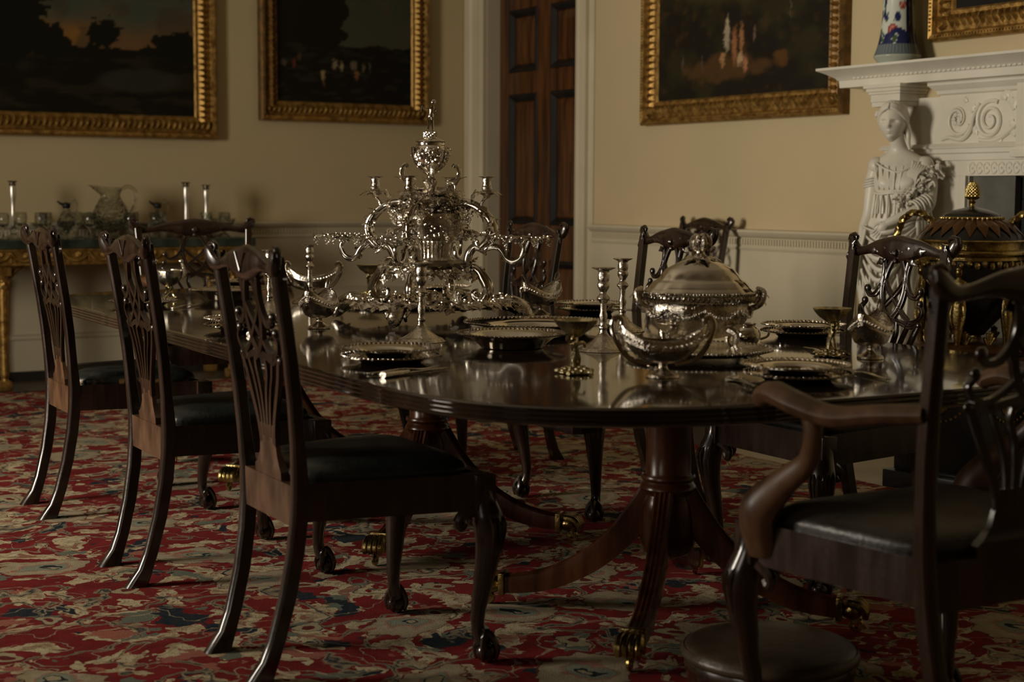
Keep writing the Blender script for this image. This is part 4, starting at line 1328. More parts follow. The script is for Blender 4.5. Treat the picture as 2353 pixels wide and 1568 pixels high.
# ------------------------------------------------------------------ silver on the table
Z0 = TZ + .0005
def candlestick(label):
    t = thing('candlestick', (0, 0, 0), 0, label, 'candlestick', 'silver candlesticks on the dining table')
    flu = lambda th, i, z: 1 + .045 * abs(cos(6 * th)) - .02
    MB().lathe(cr([(.0, .0), (.064, 0), (.066, .003), (.060, .009), (.050, .013), (.036, .022), (.022, .034), (.0135, .046)], 3), 48, flute=flu).build('base', M_silver, t)
    MB().lathe(cr([(.0135, .045), (.010, .055), (.012, .063), (.009, .070), (.0105, .085), (.0115, .095), (.0085, .108), (.009, .125), (.010, .130), (.0175, .139), (.0185, .143), (.0135, .149), (.009, .157), (.011, .163), (.016, .172), (.0165, .182), (.013, .188)], 3), 24).build('stem', M_silver, t)
    MB().lathe(cr([(.013, .187), (.0155, .192), (.016, .205), (.0145, .213), (.017, .217)], 3) + [(.012, .218), (.011, .2)], 24).build('socket', M_silver, t)
    MB().lathe([(.0115, .2175), (.018, .2178), (.031, .2235), (.0315, .225), (.018, .2205), (.0115, .220)], 24, flute=lambda th, i, z: 1 + .06 * cos(6 * th)).build('drip_pan', M_silver, t)
    return t
cs = candlestick('silver candlestick on the dining table in front of the great centrepiece')
cs.location = (2.103, 3.920, Z0)
dup(cs, (2.409, 3.450, Z0), .3, 'nearer of the two silver candlesticks left of the tureen')
dup(cs, (2.811, 3.922, Z0), .9, 'farther and taller-looking of the two candlesticks left of the tureen')
dup(cs, (2.113, 5.055, Z0), .2, 'silver candlestick seen through the back of the nearest left chair')
dup(cs, (2.478, 5.53, Z0), .5, 'silver candlestick in front of the far two-handled bowl, left of the centrepiece')

def boat(label, handles=True, name='boat_bowl'):
    t = thing(name, (0, 0, 0), 0, label, 'bowl')
    B = MB()
    seg = 48
    def ring(r, z0, lift, wid=.42, e=0):
        out = []
        for j in range(seg):
            a = 2 * pi * j / seg
            x = r * (abs(cos(a)) ** 1.0) * (1 if cos(a) > 0 else -1)
            y = r * wid * (abs(sin(a)) ** .9) * (1 if sin(a) > 0 else -1) * (1 - .25 * abs(cos(a)) ** 3)
            out.append((x, y, z0 + lift * abs(cos(a)) ** 2.6))
        return out
    outs = [ring(.012, .032, 0, 1), ring(.035, .034, .001, .8), ring(.062, .042, .006, .66), ring(.080, .055, .014, .58), ring(.092, .068, .024, .53), ring(.098, .078, .032, .50), ring(.101, .081, .036, .50)]
    ins = [ring(.098, .081, .036, .48), ring(.088, .070, .025, .48), ring(.070, .056, .012, .5), ring(.045, .044, .004, .6), ring(.01, .040, 0, 1)]
    B.rings(outs + ins, True, (False, True))
    B.build('bowl', M_silver, t, sharp=1.1)
    Bd = MB()
    Rr = []
    for r, z, l, w in ((.092, .060, .021, .545), (.096, .060, .023, .545), (.1025, .079, .0335, .512), (.100, .082, .036, .50)):
        Rr.append([(p[0] * 1.0, p[1], p[2]) for p in ring(r, z + .004, l + .003, w)])
    Bd.rings(Rr, True, (False, False))
    for j in range(44):
        a = 2 * pi * j / 44
        p = ring(.1005, .074, .031, .53)[int(j / 44 * seg)]
        Bd.sphere((p[0] * 1.0, p[1] * 1.01, p[2]), .0042, 5, 4)
    Bd.build('chased_band', M_silver, t)
    MB().lathe(cr([(.0, 0), (.032, 0), (.034, .003), (.032, .007), (.024, .011), (.012, .018), (.009, .028), (.013, .036), (.02, .040)], 3), 28, sx=1.15).build('foot', M_silver, t)
    if handles:
        for s_ in (-1, 1):
            h = MB().tube(cr([(s_ * .030, 0, .030), (s_ * .078, 0, .044), (s_ * .108, 0, .085), (s_ * .118, 0, .120), (s_ * .109, 0, .140), (s_ * .096, 0, .134), (s_ * .098, 0, .115)], 5), .0035, 6, flat=1.8, up=(0, 1, 0))
            h.build('handle', M_silversm, t)
    else:
        for s_ in (-1, 1):
            h = MB()
            h.tube(cr([(s_ * .092, 0, .118), (s_ * .104, 0, .134), (s_ * .108, .004, .146), (s_ * .100, .008, .140), (s_ * .096, .010, .122)], 4), [.005, .004, .003], 6)
            h.build('end_scroll', M_silverdk, t)
    return t
b1 = boat('silver two-handled boat-shaped bowl in front of the tureen, nearest of its kind')
b1.location = (2.175, 2.872, Z0); b1.rotation_euler = (0, 0, radians(-31))
dup(b1, (2.636, 5.85, Z0), radians(-31), 'silver two-handled boat-shaped bowl far down the table, left of the centrepiece')
b2 = boat('dark chased silver boat bowl seen end-on beside the back of the nearest left chair', False)
b2.location = (2.028, 4.457, Z0); b2.rotation_euler = (0, 0, radians(46))
dup(b2, (2.906, 4.539, Z0), radians(22), 'chased silver boat bowl right of the centrepiece, before the door chair')
dup(b2, (2.90, 2.94, Z0), radians(32), 'chased silver boat bowl at the right, behind the gilt stemmed salt')

def salt(label, cat='salt'):
    t = thing('figure_stem_salt', (0, 0, 0), 0, label, cat, 'gilt figure-stemmed salts')
    MB().lathe(cr([(.0, .088), (.010, .088), (.022, .096), (.036, .108), (.046, .120), (.05, .128)], 3) + [(.047, .128), (.03, .109), (.0, .10)], 36, flute=lambda th, i, z: 1 + .07 * cos(8 * th) * (1 if z > .1 else .3)).build('shell_cup', M_gilt, t)
    g = MB()
    g.tube(cr([(.008, .004, .015), (.006, 0, .035), (.0, .0, .055), (-.004, 0, .070), (0, 0, .090)], 4), [.006, .0085, .010, .009, .006], 8)
    g.tube(cr([(-.010, -.004, .015), (-.006, 0, .035), (-.002, 0, .052)], 4), [.005, .007, .008], 8)
    g.tube(cr([(-.004, .005, .070), (-.018, .008, .078), (-.020, .004, .092)], 3), [.005, .004, .003], 6)
    g.tube(cr([(.002, -.003, .070), (.018, -.006, .074), (.024, -.004, .062)], 3), [.005, .004, .003], 6)
    g.sphere((-.006, 0, .083), .0085, 10, 8)
    g.build('stem_figure', M_gilt, t)
    f = MB().lathe(cr([(.0, 0), (.030, 0), (.036, .004), (.030, .010), (.018, .015), (.0, .017)], 3), 30, flute=lambda th, i, z: 1 + .12 * cos(5 * th))
    rn = random.Random(5)
    for i in range(26):
        a = i * 2.4; r = .012 + .036 * (i / 26)
        f.sphere((r * cos(a), r * sin(a), .006 + .010 * (1 - i / 26)), rn.uniform(.004, .008), 6, 5)
    for k in range(5):
        a = 2 * pi * k / 5
        f.tube([(.03 * cos(a), .03 * sin(a), .008), (.05 * cos(a), .05 * sin(a), .006)], [.006, .005], 6)
    f.build('rocky_base', M_gilt, t)
    return t
sa = salt('gilt salt with shell cup on a figure stem, nearest one, below the tall candlestick')
sa.location = (2.034, 3.025, Z0)
dup(sa, (2.868, 5.80, Z0), 1.0, 'small gilt figure-stemmed salt far behind the left arm of the centrepiece')
dup(sa, (2.844, 3.026, Z0), 2.0, 'gilt figure-stemmed salt at the right of the table beside the boat bowl')

# figure-stemmed bowl far left
fb_ = thing('figure_stem_bowl', (2.060, 5.95, Z0), radians(-31), 'ornate silver bowl with pointed lugs on an open figure stem, far left of the table', 'bowl')
MB().lathe(cr([(.0, .052), (.012, .052), (.035, .068), (.052, .090), (.056, .112), (.053, .118)], 3) + [(.050, .118), (.045, .09), (.0, .065)], 36, flute=lambda th, i, z: 1 + .04 * cos(12 * th)).build('bowl', M_silverdk, fb_)
for s_ in (-1, 1):
    h = MB()
    h.tube(cr([(s_ * .050, 0, .085), (s_ * .062, 0, .105), (s_ * .056, 0, .135), (s_ * .050, 0, .148)], 4), [.008, .009, .007, .005], 8)
    h.sphere((s_ * .050, 0, .152), .009, 8, 6)
    h.build('lug', M_silver, fb_)
h = MB()
for q in range(3):
    a = 2 * pi * q / 3
    h.tube(cr([(.03 * cos(a), .03 * sin(a), .006), (.016 * cos(a + .6), .016 * sin(a + .6), .022), (.006 * cos(a + 1.2), .006 * sin(a + 1.2), .036), (.014 * cos(a + 2), .014 * sin(a + 2), .054)], 4), [.006, .005, .007, .005], 7)
for i in range(14): h.sphere((.03 * cos(i * 2.4), .03 * sin(i * 2.4), .005), .006, 6, 5)
h.build('stem', M_gilt, fb_)

# plates and dishes
def plate(name, label, r, sx=1, n=1, h=.018, cat='plate', group=None, lift=0):
    t = thing(name, (0, 0, 0), 0, label, cat, group)
    flu = lambda th, i, z: 1 + .022 * abs(sin(5 * th)) ** 3
    prof = cr([(.0, .003), (r * .58, .003), (r * .62, .006), (r * .70, h * .75), (r * .95, h), (r * .985, h + .001)], 3) + [(r, h + .0025), (r * .995, h - .001), (r * .70, h * .55), (r * .60, 0), (.0, 0)]
    MB().lathe([(a, b + lift) for a, b in prof], 80, sx=sx, flute=flu).build('well_and_rim', M_silversm, t)
    g = MB()
    m_ = int(r * 2 * pi / .012)
    for i in range(m_):
        a = 2 * pi * i / m_
        rr = r * flu(a, 0, 0) * .992
        g.sphere((sx * rr * cos(a), rr * sin(a), h + .002 + lift), .0036, 5, 4, (1.2, 1.2, .9))
    g.build('gadrooned_rim', M_silver, t)
    return t
PG = 'silver dinner plates laid at the places'
p0 = plate('dinner_plate', 'upper silver dinner plate of the stack at the near left place', .122, group=PG)
p0.location = (1.765, 3.455, Z0 + .0195)
dup(p0, (1.77, 3.46, Z0), .4, 'lower silver dinner plate of the stack at the near left place')
dup(p0, (3.173, 3.50, Z0), 0, 'lower silver plate of the stack before the chair right of the tureen')
dup(p0, (3.170, 3.495, Z0 + .0195), .3, 'upper silver plate of the stack before the chair right of the tureen')
dup(p0, (2.40, 2.66, Z0), 0, 'lower silver plate at the near end of the table, in front of the armchair')
dup(p0, (2.395, 2.665, Z0 + .0195), .5, 'upper silver plate at the near end of the table, in front of the armchair')
dup(p0, (3.13, 4.56, Z0), 0, 'lower silver plate behind the twin candlesticks')
dup(p0, (3.13, 4.56, Z0 + .0195), .2, 'upper silver plate behind the twin candlesticks')
dup(p0, (1.80, 4.50, Z0), 0, 'lower silver plate seen through the splat of the nearest left chair')
dup(p0, (1.80, 4.50, Z0 + .0195), .6, 'upper silver plate seen through the splat of the nearest left chair')
dup(p0, (1.86, 5.66, Z0), .1, 'silver plate behind the middle left chair at the far left place')
dup(p0, (3.14, 5.68, Z0), .1, 'lower silver plate behind the centrepiece at the far right place')
dup(p0, (3.14, 5.68, Z0 + .0195), .5, 'upper silver plate behind the centrepiece at the far right place')
dup(p0, (2.55, 6.44, Z0), .1, 'lower silver plate at the far head of the table')
dup(p0, (2.55, 6.44, Z0 + .0195), .4, 'upper silver plate at the far head of the table')
o = plate('serving_platter', 'large oval silver platter between the centrepiece and the tureen', .20, 1.15, h=.030, cat='platter'); o.location = (2.565, 4.02, Z0); o.rotation_euler = (0, 0, radians(-31.5))
o = plate('serving_platter', 'silver platter lying behind the foot of the centrepiece', .19, 1.0, h=.022, cat='platter'); o.location = (2.72, 5.30, Z0)
def bowl_dish(label):
    t = thing('footed_dish', (0, 0, 0), 0, label, 'dish')
    flu = lambda th, i, z: 1 + .02 * abs(sin(6 * th)) ** 3 * (1 if z > .03 else 0)
    r = .150
    MB().lathe(cr([(.0, .010), (.07, .010), (.10, .022), (.118, .034), (.147, .040)], 3) + [(r, .0425), (.148, .038), (.12, .030), (.10, .016), (.085, .002), (.0, .002)], 72, flute=flu).build('well_and_rim', M_silversm, t)
    g = MB()
    for i in range(78):
        a = 2 * pi * i / 78
        rr = r * .992
        g.sphere((rr * cos(a), rr * sin(a), .0415), .004, 5, 4, (1.2, 1.2, .9))
    g.build('gadrooned_rim', M_silver, t)
    return t
o = bowl_dish('deep round silver dish on the table, in front of the large platter'); o.location = (2.235, 3.64, Z0)
dup(o, (2.27, 5.86, Z0), .3, 'deep round silver dish far down the table, left of the candlestick behind the chair')

# knives, forks and spoons
def cutlery(kind, a, b, label):
    A, B = Vector((a[0], a[1], 0)), Vector((b[0], b[1], 0))
    d = B - A
    L = .20 if kind != 'knife' else .225
    t = thing({'knife': 'table_knife', 'fork': 'table_fork', 'spoon': 'table_spoon'}[kind], (a[0], a[1], Z0), atan2(d.y, d.x), label, kind)
    m = MB()
    if kind == 'knife':
        m.tube(cr([(0, 0, .007), (.04, 0, .007), (.09, 0, .0065)], 3), [.0085, .0065, .0055], 8, flat=1.2, up=(0, 0, 1)).build('handle', M_silver, t)
        m = MB().tube(cr([(.088, 0, .006), (.14, .002, .006), (.20, .001, .006), (L, -.004, .006)], 3), [.0011, .0011, .0011, .0006], 6, flat=8, up=(0, 0, 1)); m.build('blade', M_silversm, t)
    else:
        m.tube(cr([(0, 0, .0035), (.04, 0, .005), (.09, 0, .008), (.13, 0, .006)], 4), [.0018, .0016, .002, .002], 8, flat=3.6, up=(0, 0, 1)).build('handle', M_silver, t)
        m = MB()
        if kind == 'fork':
            for q in (-.009, -.003, .003, .009):
                m.tube(cr([(.126, q * .3, .006), (.145, q, .0035), (.175, q, .004), (.20, q, .009)], 3), [.0022, .0015, .0013, .0008], 5)
            m.build('tines', M_silver, t)
        else:
            m.sphere((.155, 0, .0065), .03, 14, 8, (1, .62, .16)); m.build('spoon_bowl', M_silversm, t)
    return t
cutlery('fork', (1.60, 3.245), (1.745, 3.262), 'silver fork lying in front of the near left plates')
cutlery('knife', (1.60, 3.17), (1.835, 3.262), 'silver knife slanting across in front of the near left plates')
cutlery('fork', (1.90, 5.46), (1.995, 5.54), 'silver fork lying left of the dining table beyond the middle left chair')
cutlery('knife', (1.73, 4.30), (1.90, 4.40), 'silver knife in front of the plates behind the nearest left chair')
cutlery('spoon', (2.225, 2.60), (2.30, 2.78), 'silver spoon left of the near end plates')
cutlery('fork', (2.58, 2.56), (2.63, 2.74), 'silver fork right of the near end plates')
cutlery('spoon', (3.05, 4.80), (3.14, 4.96), 'silver spoon between the right boat bowl and the plates behind the candlesticks')
cutlery('spoon', (2.93, 3.22), (2.86, 3.08), 'silver spoon beside the gilt salt at the right')

# spherical cream pot
cu = thing('cream_pot', (2.76, 3.265, Z0), radians(-31), 'small round polished silver pot standing at the right of the tureen', 'pot')
MB().lathe(cr([(.0, .012), (.018, .014), (.032, .028), (.035, .045), (.028, .060), (.020, .067), (.024, .074)], 4) + [(.022, .074), (.017, .066), (.0, .03)], 36).build('pot_body', M_silversm, cu)
m_ = MB()
for q in range(3):
    a = 2 * pi * q / 3 + .5
    m_.tube(cr([(.022 * cos(a), .022 * sin(a), .022), (.034 * cos(a), .034 * sin(a), .014), (.030 * cos(a), .030 * sin(a), .003)], 3), [.005, .004, .006], 6)
m_.build('pot_feet', M_silver, cu)
MB().tube(cr([(.034, 0, .055), (.055, 0, .062), (.056, 0, .04), (.034, 0, .03)], 4), .0035, 6).build('handle', M_silver, cu)

# ------------------------------------------------------------------ tureen on its stand
TX, TY = 2.52, 3.175
tr_ = thing('tureen_stand', (TX, TY, Z0), radians(-31.5), 'round footed silver stand under the tureen', 'tray')
flu = lambda th, i, z: 1 + .03 * abs(sin(4 * th)) ** 2
MB().lathe(cr([(.0, .016), (.13, .016), (.16, .019), (.178, .026), (.182, .024)], 3) + [(.176, .020), (.15, .012), (.0, .012)], 72, flute=flu, sx=1.03).build('tray', M_silver, tr_)
g = MB()
for i in range(96):
    a = 2 * pi * i / 96; rr = .181 * flu(a, 0, 0)
    g.sphere((1.03 * rr * cos(a), rr * sin(a), .0255), .005, 5, 4)
g.build('beaded_rim', M_silver, tr_)
for q in range(4):
    a = pi / 4 + q * pi / 2
    g = MB()
    g.tube(cr([(.150 * cos(a), .150 * sin(a), .015), (.172 * cos(a), .172 * sin(a), .012), (.178 * cos(a), .178 * sin(a), .003)], 3), [.008, .006, .008], 7)
    for k in (-1, 0, 1): g.leaf(.04, .02, T(.16 * cos(a), .16 * sin(a), .018) @ RZ(a + k * .5), 2, .3)
    g.build('scroll_foot', M_silver, tr_)
tu = thing('tureen', (TX, TY, Z0 + .017), radians(-31.5), 'large oval silver soup tureen with domed lid at the near end of the table', 'tureen')
SX, SY = 1.0, .78
def tw(th, i, z): return 1 + .012 * cos(16 * th)
MB().lathe(cr([(.0, .034), (.06, .036), (.095, .052), (.120, .078), (.130, .105), (.128, .122), (.132, .132), (.142, .140), (.138, .15)], 4) + [(.12, .15), (.11, .10), (.0, .05)], 64, sx=SX, sy=SY, flute=tw).build('bowl', M_silver, tu)
g = MB()
rn = random.Random(11)
for i in range(150):
    a = 2 * pi * i / 150
    zz = .112 - .020 * abs(sin(4 * a))
    g.sphere((SX * .134 * cos(a), SY * .134 * sin(a), zz), rn.uniform(.0035, .0065), 5, 4)
for i in range(70):
    a = 2 * pi * i / 70
    g.tube([(SX * .1335 * cos(a), SY * .1335 * sin(a), .128), (SX * .141 * cos(a + .03), SY * .141 * sin(a + .03), .136), (SX * .143 * cos(a + .05), SY * .143 * sin(a + .05), .146)], [.002, .004, .003], 5)
g.build('garland_band', M_silver, tu)
g = MB()
lp = cr([(.142, .148), (.146, .153), (.140, .160), (.134, .165), (.130, .170), (.120, .180), (.113, .184), (.108, .188), (.098, .202), (.088, .213), (.078, .219), (.056, .230), (.034, .238), (.018, .241), (.0, .242)], 3)
g.lathe(lp, 64, sx=SX, sy=SY, flute=lambda th, i, z: 1 + (.014 * cos(16 * th) if z < .2 else 0))
lid = g.build('lid', M_silversm, tu)
g = MB()
for i in range(110):
    a = 2 * pi * i / 110
    g.sphere((SX * .1445 * cos(a), SY * .1445 * sin(a), .153), .0034, 5, 4)
g.build('beaded_edge', M_silver, lid)
g = MB()
g.lathe(cr([(.024, .240), (.020, .246), (.013, .252), (.011, .262), (.016, .270)], 3), 20)
for i in range(5):
    a = 2 * pi * i / 5
    g.leaf(.05, .028, T(.008 * cos(a), .008 * sin(a), .242) @ RZ(a), 2, .25)
    g.tube(cr([(.012 * cos(a), .012 * sin(a), .262), (.022 * cos(a), .022 * sin(a), .272), (.022 * cos(a), .022 * sin(a), .290), (.010 * cos(a), .010 * sin(a), .302)], 4), [.004, .008, .008, .005], 7)
g.sphere((0, 0, .284), .020, 12, 8, (1, 1, 1.05))
for i in range(16): g.sphere((.018 * cos(i * 2.4), .018 * sin(i * 2.4), .270 + .002 * i), .005, 5, 4)
g.build('flower_knob', M_silver, lid)
for s_ in (-1, 1):
    g = MB()
    g.tube(cr([(s_ * .125, -.015, .11), (s_ * .155, -.022, .125), (s_ * .165, -.018, .155), (s_ * .150, 0, .165)], 4), [.008, .008, .007, .005], 7)
    g.tube(cr([(s_ * .125, .02, .10), (s_ * .155, .022, .12), (s_ * .160, .018, .15), (s_ * .150, 0, .165)], 4), [.008, .007, .006, .005], 7)
    for k, (a, e) in enumerate(((.2, .2), (1.0, -.5), (-.8, .4), (2.0, .2), (-2.0, -.5), (.5, -.9))):
        g.leaf(.035, .022, T(s_ * .150, 0, .155 - .006 * k) @ RZ((0 if s_ > 0 else pi) + a) @ RY(e), 2, .3)
    for k in range(6): g.sphere((s_ * (.142 + .006 * (k % 3)), .01 * (k % 2) - .005, .13 + .006 * k), .006, 6, 5)
    g.build('leafy_handle', M_silver, tu)
for q in range(4):
    a = pi / 4 + q * pi / 2
    g = MB()
    ca, sa2 = cos(a), sin(a)
    g.tube(cr([(.098 * ca, .080 * sa2, .060), (.122 * ca, .100 * sa2, .048), (.120 * ca, .098 * sa2, .022), (.132 * ca, .108 * sa2, .006)], 4), [.012, .010, .007, .009], 8)
    for k in (-1, 0, 1): g.leaf(.05, .022, T(.095 * ca, .078 * sa2, .06) @ RZ(a + k * .7) @ RY(-.5), 2, .2)
    g.build('scroll_foot', M_silver, tu)
# ------------------------------------------------------------------ the great centrepiece
EP = thing('epergne_centrepiece', (2.46, 4.52, Z0 + .013), radians(-48.4), 'tall ornate silver centrepiece with scrolling arms, hanging dishes and a covered urn on top', 'centrepiece')
rn = random.Random(21)
def zz(y): return .421 - (y - 447) / 694
def rr_(x): return (990 - x) / 694 / .956
def foliage(mb, c, nrm_ang, n, spread, L=.03, grape=True, tilt=0.4):
    for i in range(n):
        p = (c[0] + rn.uniform(-spread, spread), c[1] + rn.uniform(-spread, spread), c[2] + rn.uniform(-spread, spread) * .6)
        l = L * rn.uniform(.7, 1.25)
        mb.leaf(l, l * .75, T(*p) @ RZ(nrm_ang + rn.uniform(-1.6, 1.6)) @ RY(rn.uniform(-.9, .9)) @ RX(rn.uniform(-.7, .7)), 2, rn.uniform(.1, .4))
    if grape: mb.grapes((c[0], c[1], c[2]), .0042, 13, .034)
# mirror plateau with vine-leaf border
pl = MB()
lob = lambda th, i, z: 1 + .05 * cos(4 * th) + .02 * cos(8 * th)
pl.lathe(cr([(.0, .048), (.20, .048), (.235, .050), (.25, .056), (.262, .060), (.268, .056)], 3) + [(.262, .046), (.24, .038), (.0, .036)], 80, flute=lob)
plt = pl.build('plateau_tray', M_silversm, EP)
lb = MB()
for i in range(130):
    a = 2 * pi * i / 130
    r = .262 * lob(a, 0, 0)
    l = rn.uniform(.036, .062)
    lb.leaf(l, l * .8, T(r * cos(a), r * sin(a), .055 + .004 * (i % 2)) @ RZ(a + rn.uniform(-.8, .8)) @ RY(rn.uniform(-.12, .28)) @ RX(rn.uniform(-.35, .35)), 3, rn.uniform(.15, .4))
for i in range(60):
    a = 2 * pi * i / 60 + .05
    r = .245 * lob(a, 0, 0)
    l = rn.uniform(.025, .045)
    lb.leaf(l, l * .7, T(r * cos(a), r * sin(a), .062) @ RZ(rn.uniform(0, 6.3)) @ RY(rn.uniform(-.6, .2)), 2, .3)
lb.build('vine_leaf_border', M_silver, plt)
lb = MB()
for i in range(34):
    a = 2 * pi * i / 34
    r = .262 * lob(a, 0, 0)
    for k in range(6): lb.sphere((r * cos(a) + rn.uniform(-.012, .012), r * sin(a) + rn.uniform(-.012, .012), .062 + rn.uniform(-.01, .012)), .0052, 5, 4)
lb.build('grape_border', M_silver, plt)
for q in range(4):
    a = q * pi / 2 + (0 if q % 2 else .0)
    m = RZ(a)
    f = MB()
    f.tube(cr([(.25, 0, .052), (.285, 0, .052), (.315, 0, .036), (.335, 0, .014), (.352, 0, .006)], 4), [.022, .029, .028, .022, .013], 10, m)
    for s_ in (-1, 1):
        f.tube(cr([(.27, s_ * .022, .058), (.30, s_ * .034, .045), (.315, s_ * .03, .025), (.30, s_ * .026, .012)], 4), [.008, .009, .007, .005], 7, m)
        f.sphere((.322, s_ * .013, .040), .007, 8, 6, m=m)
        f.leaf(.055, .03, m @ T(.265, s_ * .01, .066) @ RZ(s_ * .25) @ RY(.45), 2, .3)
    f.leaf(.07, .035, m @ T(.26, 0, .072) @ RY(.5), 2, .25)
    f.build('mask_foot', M_silver, EP)
# scroll legs, ring and arms, four of each
def arm_pts(L): return [(rr_(x), 0, zz(y)) for x, y in L]
arm0 = None
for q in range(4):
    m = RZ(q * pi / 2)
    g = MB()
    g.tube(cr(arm_pts([(905, 633), (893, 622), (878, 630), (868, 645), (858, 665), (860, 685), (872, 697), (888, 692), (890, 680), (880, 676)]), 5), [.009, .012, .014, .016, .017, .016, .014, .012, .010, .008], 9, m, flat=1.2)
    g.tube(cr(arm_pts([(935, 620), (915, 632), (895, 642), (880, 644)]), 4), [.010, .014, .012, .008], 8, m)
    g.tube(cr(arm_pts([(872, 640), (867, 630), (874, 624), (880, 630)]), 3), [.006, .007, .006, .004], 7, m)
    g.sphere((rr_(880), 0, .056), .018, 10, 6, (1, 1, .5), m)
    g.build('scroll_leg', M_silversm, EP)
    g = MB()
    c0 = m @ Vector((rr_(900), 0, zz(628)))
    foliage(g, c0, q * pi / 2, 9, .022, .036)
    c0 = m @ Vector((rr_(885), 0, zz(693)))
    for i in range(8):
        g.leaf(.03, .02, T(*(m @ Vector((rr_(880), 0, .062)))) @ RZ(i * .8) @ RY(.2), 2, .3)
    g.build('leg_foliage', M_silver, EP)
    # main arm: up from the ring, bulging out, then arching in to the canopy
    A = MB()
    A.tube(cr(arm_pts([(905, 620), (905, 604), (900, 588), (888, 575), (874, 577), (868, 570)]), 5), [.013, .014, .014, .012, .011, .008], 10, m, flat=1.25)
    A.tube(cr(arm_pts([(886, 565), (878, 578), (865, 570), (850, 552), (846, 532), (852, 515), (862, 502), (876, 489), (896, 478), (920, 475), (946, 484)]), 5), [.008, .012, .014, .015, .014, .013, .012, .012, .012, .011, .009], 9, m, flat=1.15)
    A.tube(cr(arm_pts([(889, 560), (883, 563), (884, 571), (890, 572)]), 3), [.006, .008, .008, .005], 8, m)
    arm = A.build('scroll_arm', M_silversm, EP)
    V = MB()
    for (x, y) in ((852, 548), (850, 522), (858, 508), (870, 496), (906, 480), (925, 478), (900, 608)):
        c = m @ Vector((rr_(x), 0, zz(y)))
        foliage(V, c, q * pi / 2, 6, .013, .027, grape=False)
    V.tube([tuple(m @ Vector((rr_(x) + .015 * cos(i * .9), .015 * sin(i * .9), zz(y)))) for i, (x, y) in enumerate(cr([(868, 575), (848, 548), (847, 528), (860, 506), (880, 488), (905, 478)], 5))], .0028, 5)
    foliage(V, m @ Vector((rr_(908), 0, zz(484))), q * pi / 2, 6, .018, .036)
    V.grapes(tuple(m @ Vector((rr_(906), .008, zz(490)))), .005, 20, .052)
    V.leaf(.05, .035, m @ T(rr_(898), 0, zz(478)) @ RY(-1.3), 2, .1)
    V.build('arm_vine', M_silver, arm)
    D = MB()
    D.tube(cr(arm_pts([(889, 574), (872, 583), (862, 592), (866, 584), (858, 577), (846, 574), (834, 577), (824, 588), (817, 600), (804, 607), (790, 603), (781, 591), (778, 576), (784, 566)]), 5), [.006, .009, .004, .006, .009, .009, .008, .008, .008, .0085, .008, .0075, .007, .007], 8, m, flat=1.2)
    D.tube(cr(arm_pts([(824, 590), (826, 600), (821, 606)]), 3), [.005, .005, .003], 6, m)
    D.tube(cr(arm_pts([(820, 584), (815, 580), (812, 584)]), 3), [.004, .004, .003], 6, m)
    br = D.build('dish_bracket', M_silversm, EP)
    dc = m @ Vector((rr_(786), 0, zz(558)))
    K = MB()
    K.lathe(cr([(.0, -.004), (.03, -.003), (.07, .002), (.092, .008)], 3) + [(.095, .010), (.090, .011), (.06, .005), (.0, .001)], 40, c=tuple(dc), flute=lambda th, i, z: 1 + .04 * cos(6 * th))
    dsh = K.build('side_dish', M_silverdk, br)
    K = MB()
    for i in range(36):
        a = 2 * pi * i / 36
        l = rn.uniform(.015, .026)
        K.leaf(l, l * .8, T(dc.x + .088 * cos(a), dc.y + .088 * sin(a), dc.z + .010) @ RZ(a + rn.uniform(-.8, .8)) @ RY(rn.uniform(-.2, .6)), 2, .3)
        K.sphere((dc.x + .094 * cos(a), dc.y + .094 * sin(a), dc.z + .009 + rn.uniform(-.004, .004)), .004, 5, 4)
    for i in range(6):
        a = 2 * pi * i / 6 + .3
        K.grapes((dc.x + .093 * cos(a), dc.y + .093 * sin(a), dc.z + .005), .0038, 9, .028)
    for i in range(8): K.sphere((dc.x + .014 * cos(i * .8), dc.y + .014 * sin(i * .8), dc.z - .010), .006, 6, 4)
    K.build('dish_foliage', M_silver, br)
    B = MB()
    B.tube(cr(arm_pts([(864, 504), (874, 494), (873, 478), (866, 467), (860, 462)]), 4), [.006, .006, .0055, .005, .006], 7, m)
    cb = B.build('candle_branch', M_silver, EP)
    cc = m @ Vector((rr_(861), 0, 0))
    P_ = MB()
    P_.lathe(cr([(.0, zz(466)), (.008, zz(464)), (.012, zz(459)), (.024, zz(455)), (.030, zz(453))], 3), 20, c=(cc.x, cc.y, 0), flute=lambda th, i, z: 1 + .12 * cos(5 * th))
    for i in range(10):
        a = 2 * pi * i / 10
        P_.leaf(.034, .020, T(cc.x + .018 * cos(a), cc.y + .018 * sin(a), zz(456)) @ RZ(a) @ RY(-.25), 2, .5)
    P_.build('leaf_pan', M_silver, cb)
    P_ = MB()
    P_.lathe(cr([(.006, zz(456)), (.014, zz(449)), (.0175, zz(443)), (.014, zz(434)), (.0145, zz(424)), (.016, zz(419)), (.028, zz(417)), (.028, zz(416))], 3) + [(.012, zz(417)), (.010, zz(425))], 24, c=(cc.x, cc.y, 0), flute=lambda th, i, z: 1 + .035 * cos(8 * th))
    for i in range(8):
        a = 2 * pi * i / 8
        P_.leaf(.018, .010, T(cc.x + .012 * cos(a), cc.y + .012 * sin(a), zz(452)) @ RZ(a) @ RY(-1.3), 2, -.1)
    P_.build('candle_socket', M_silver, cb)
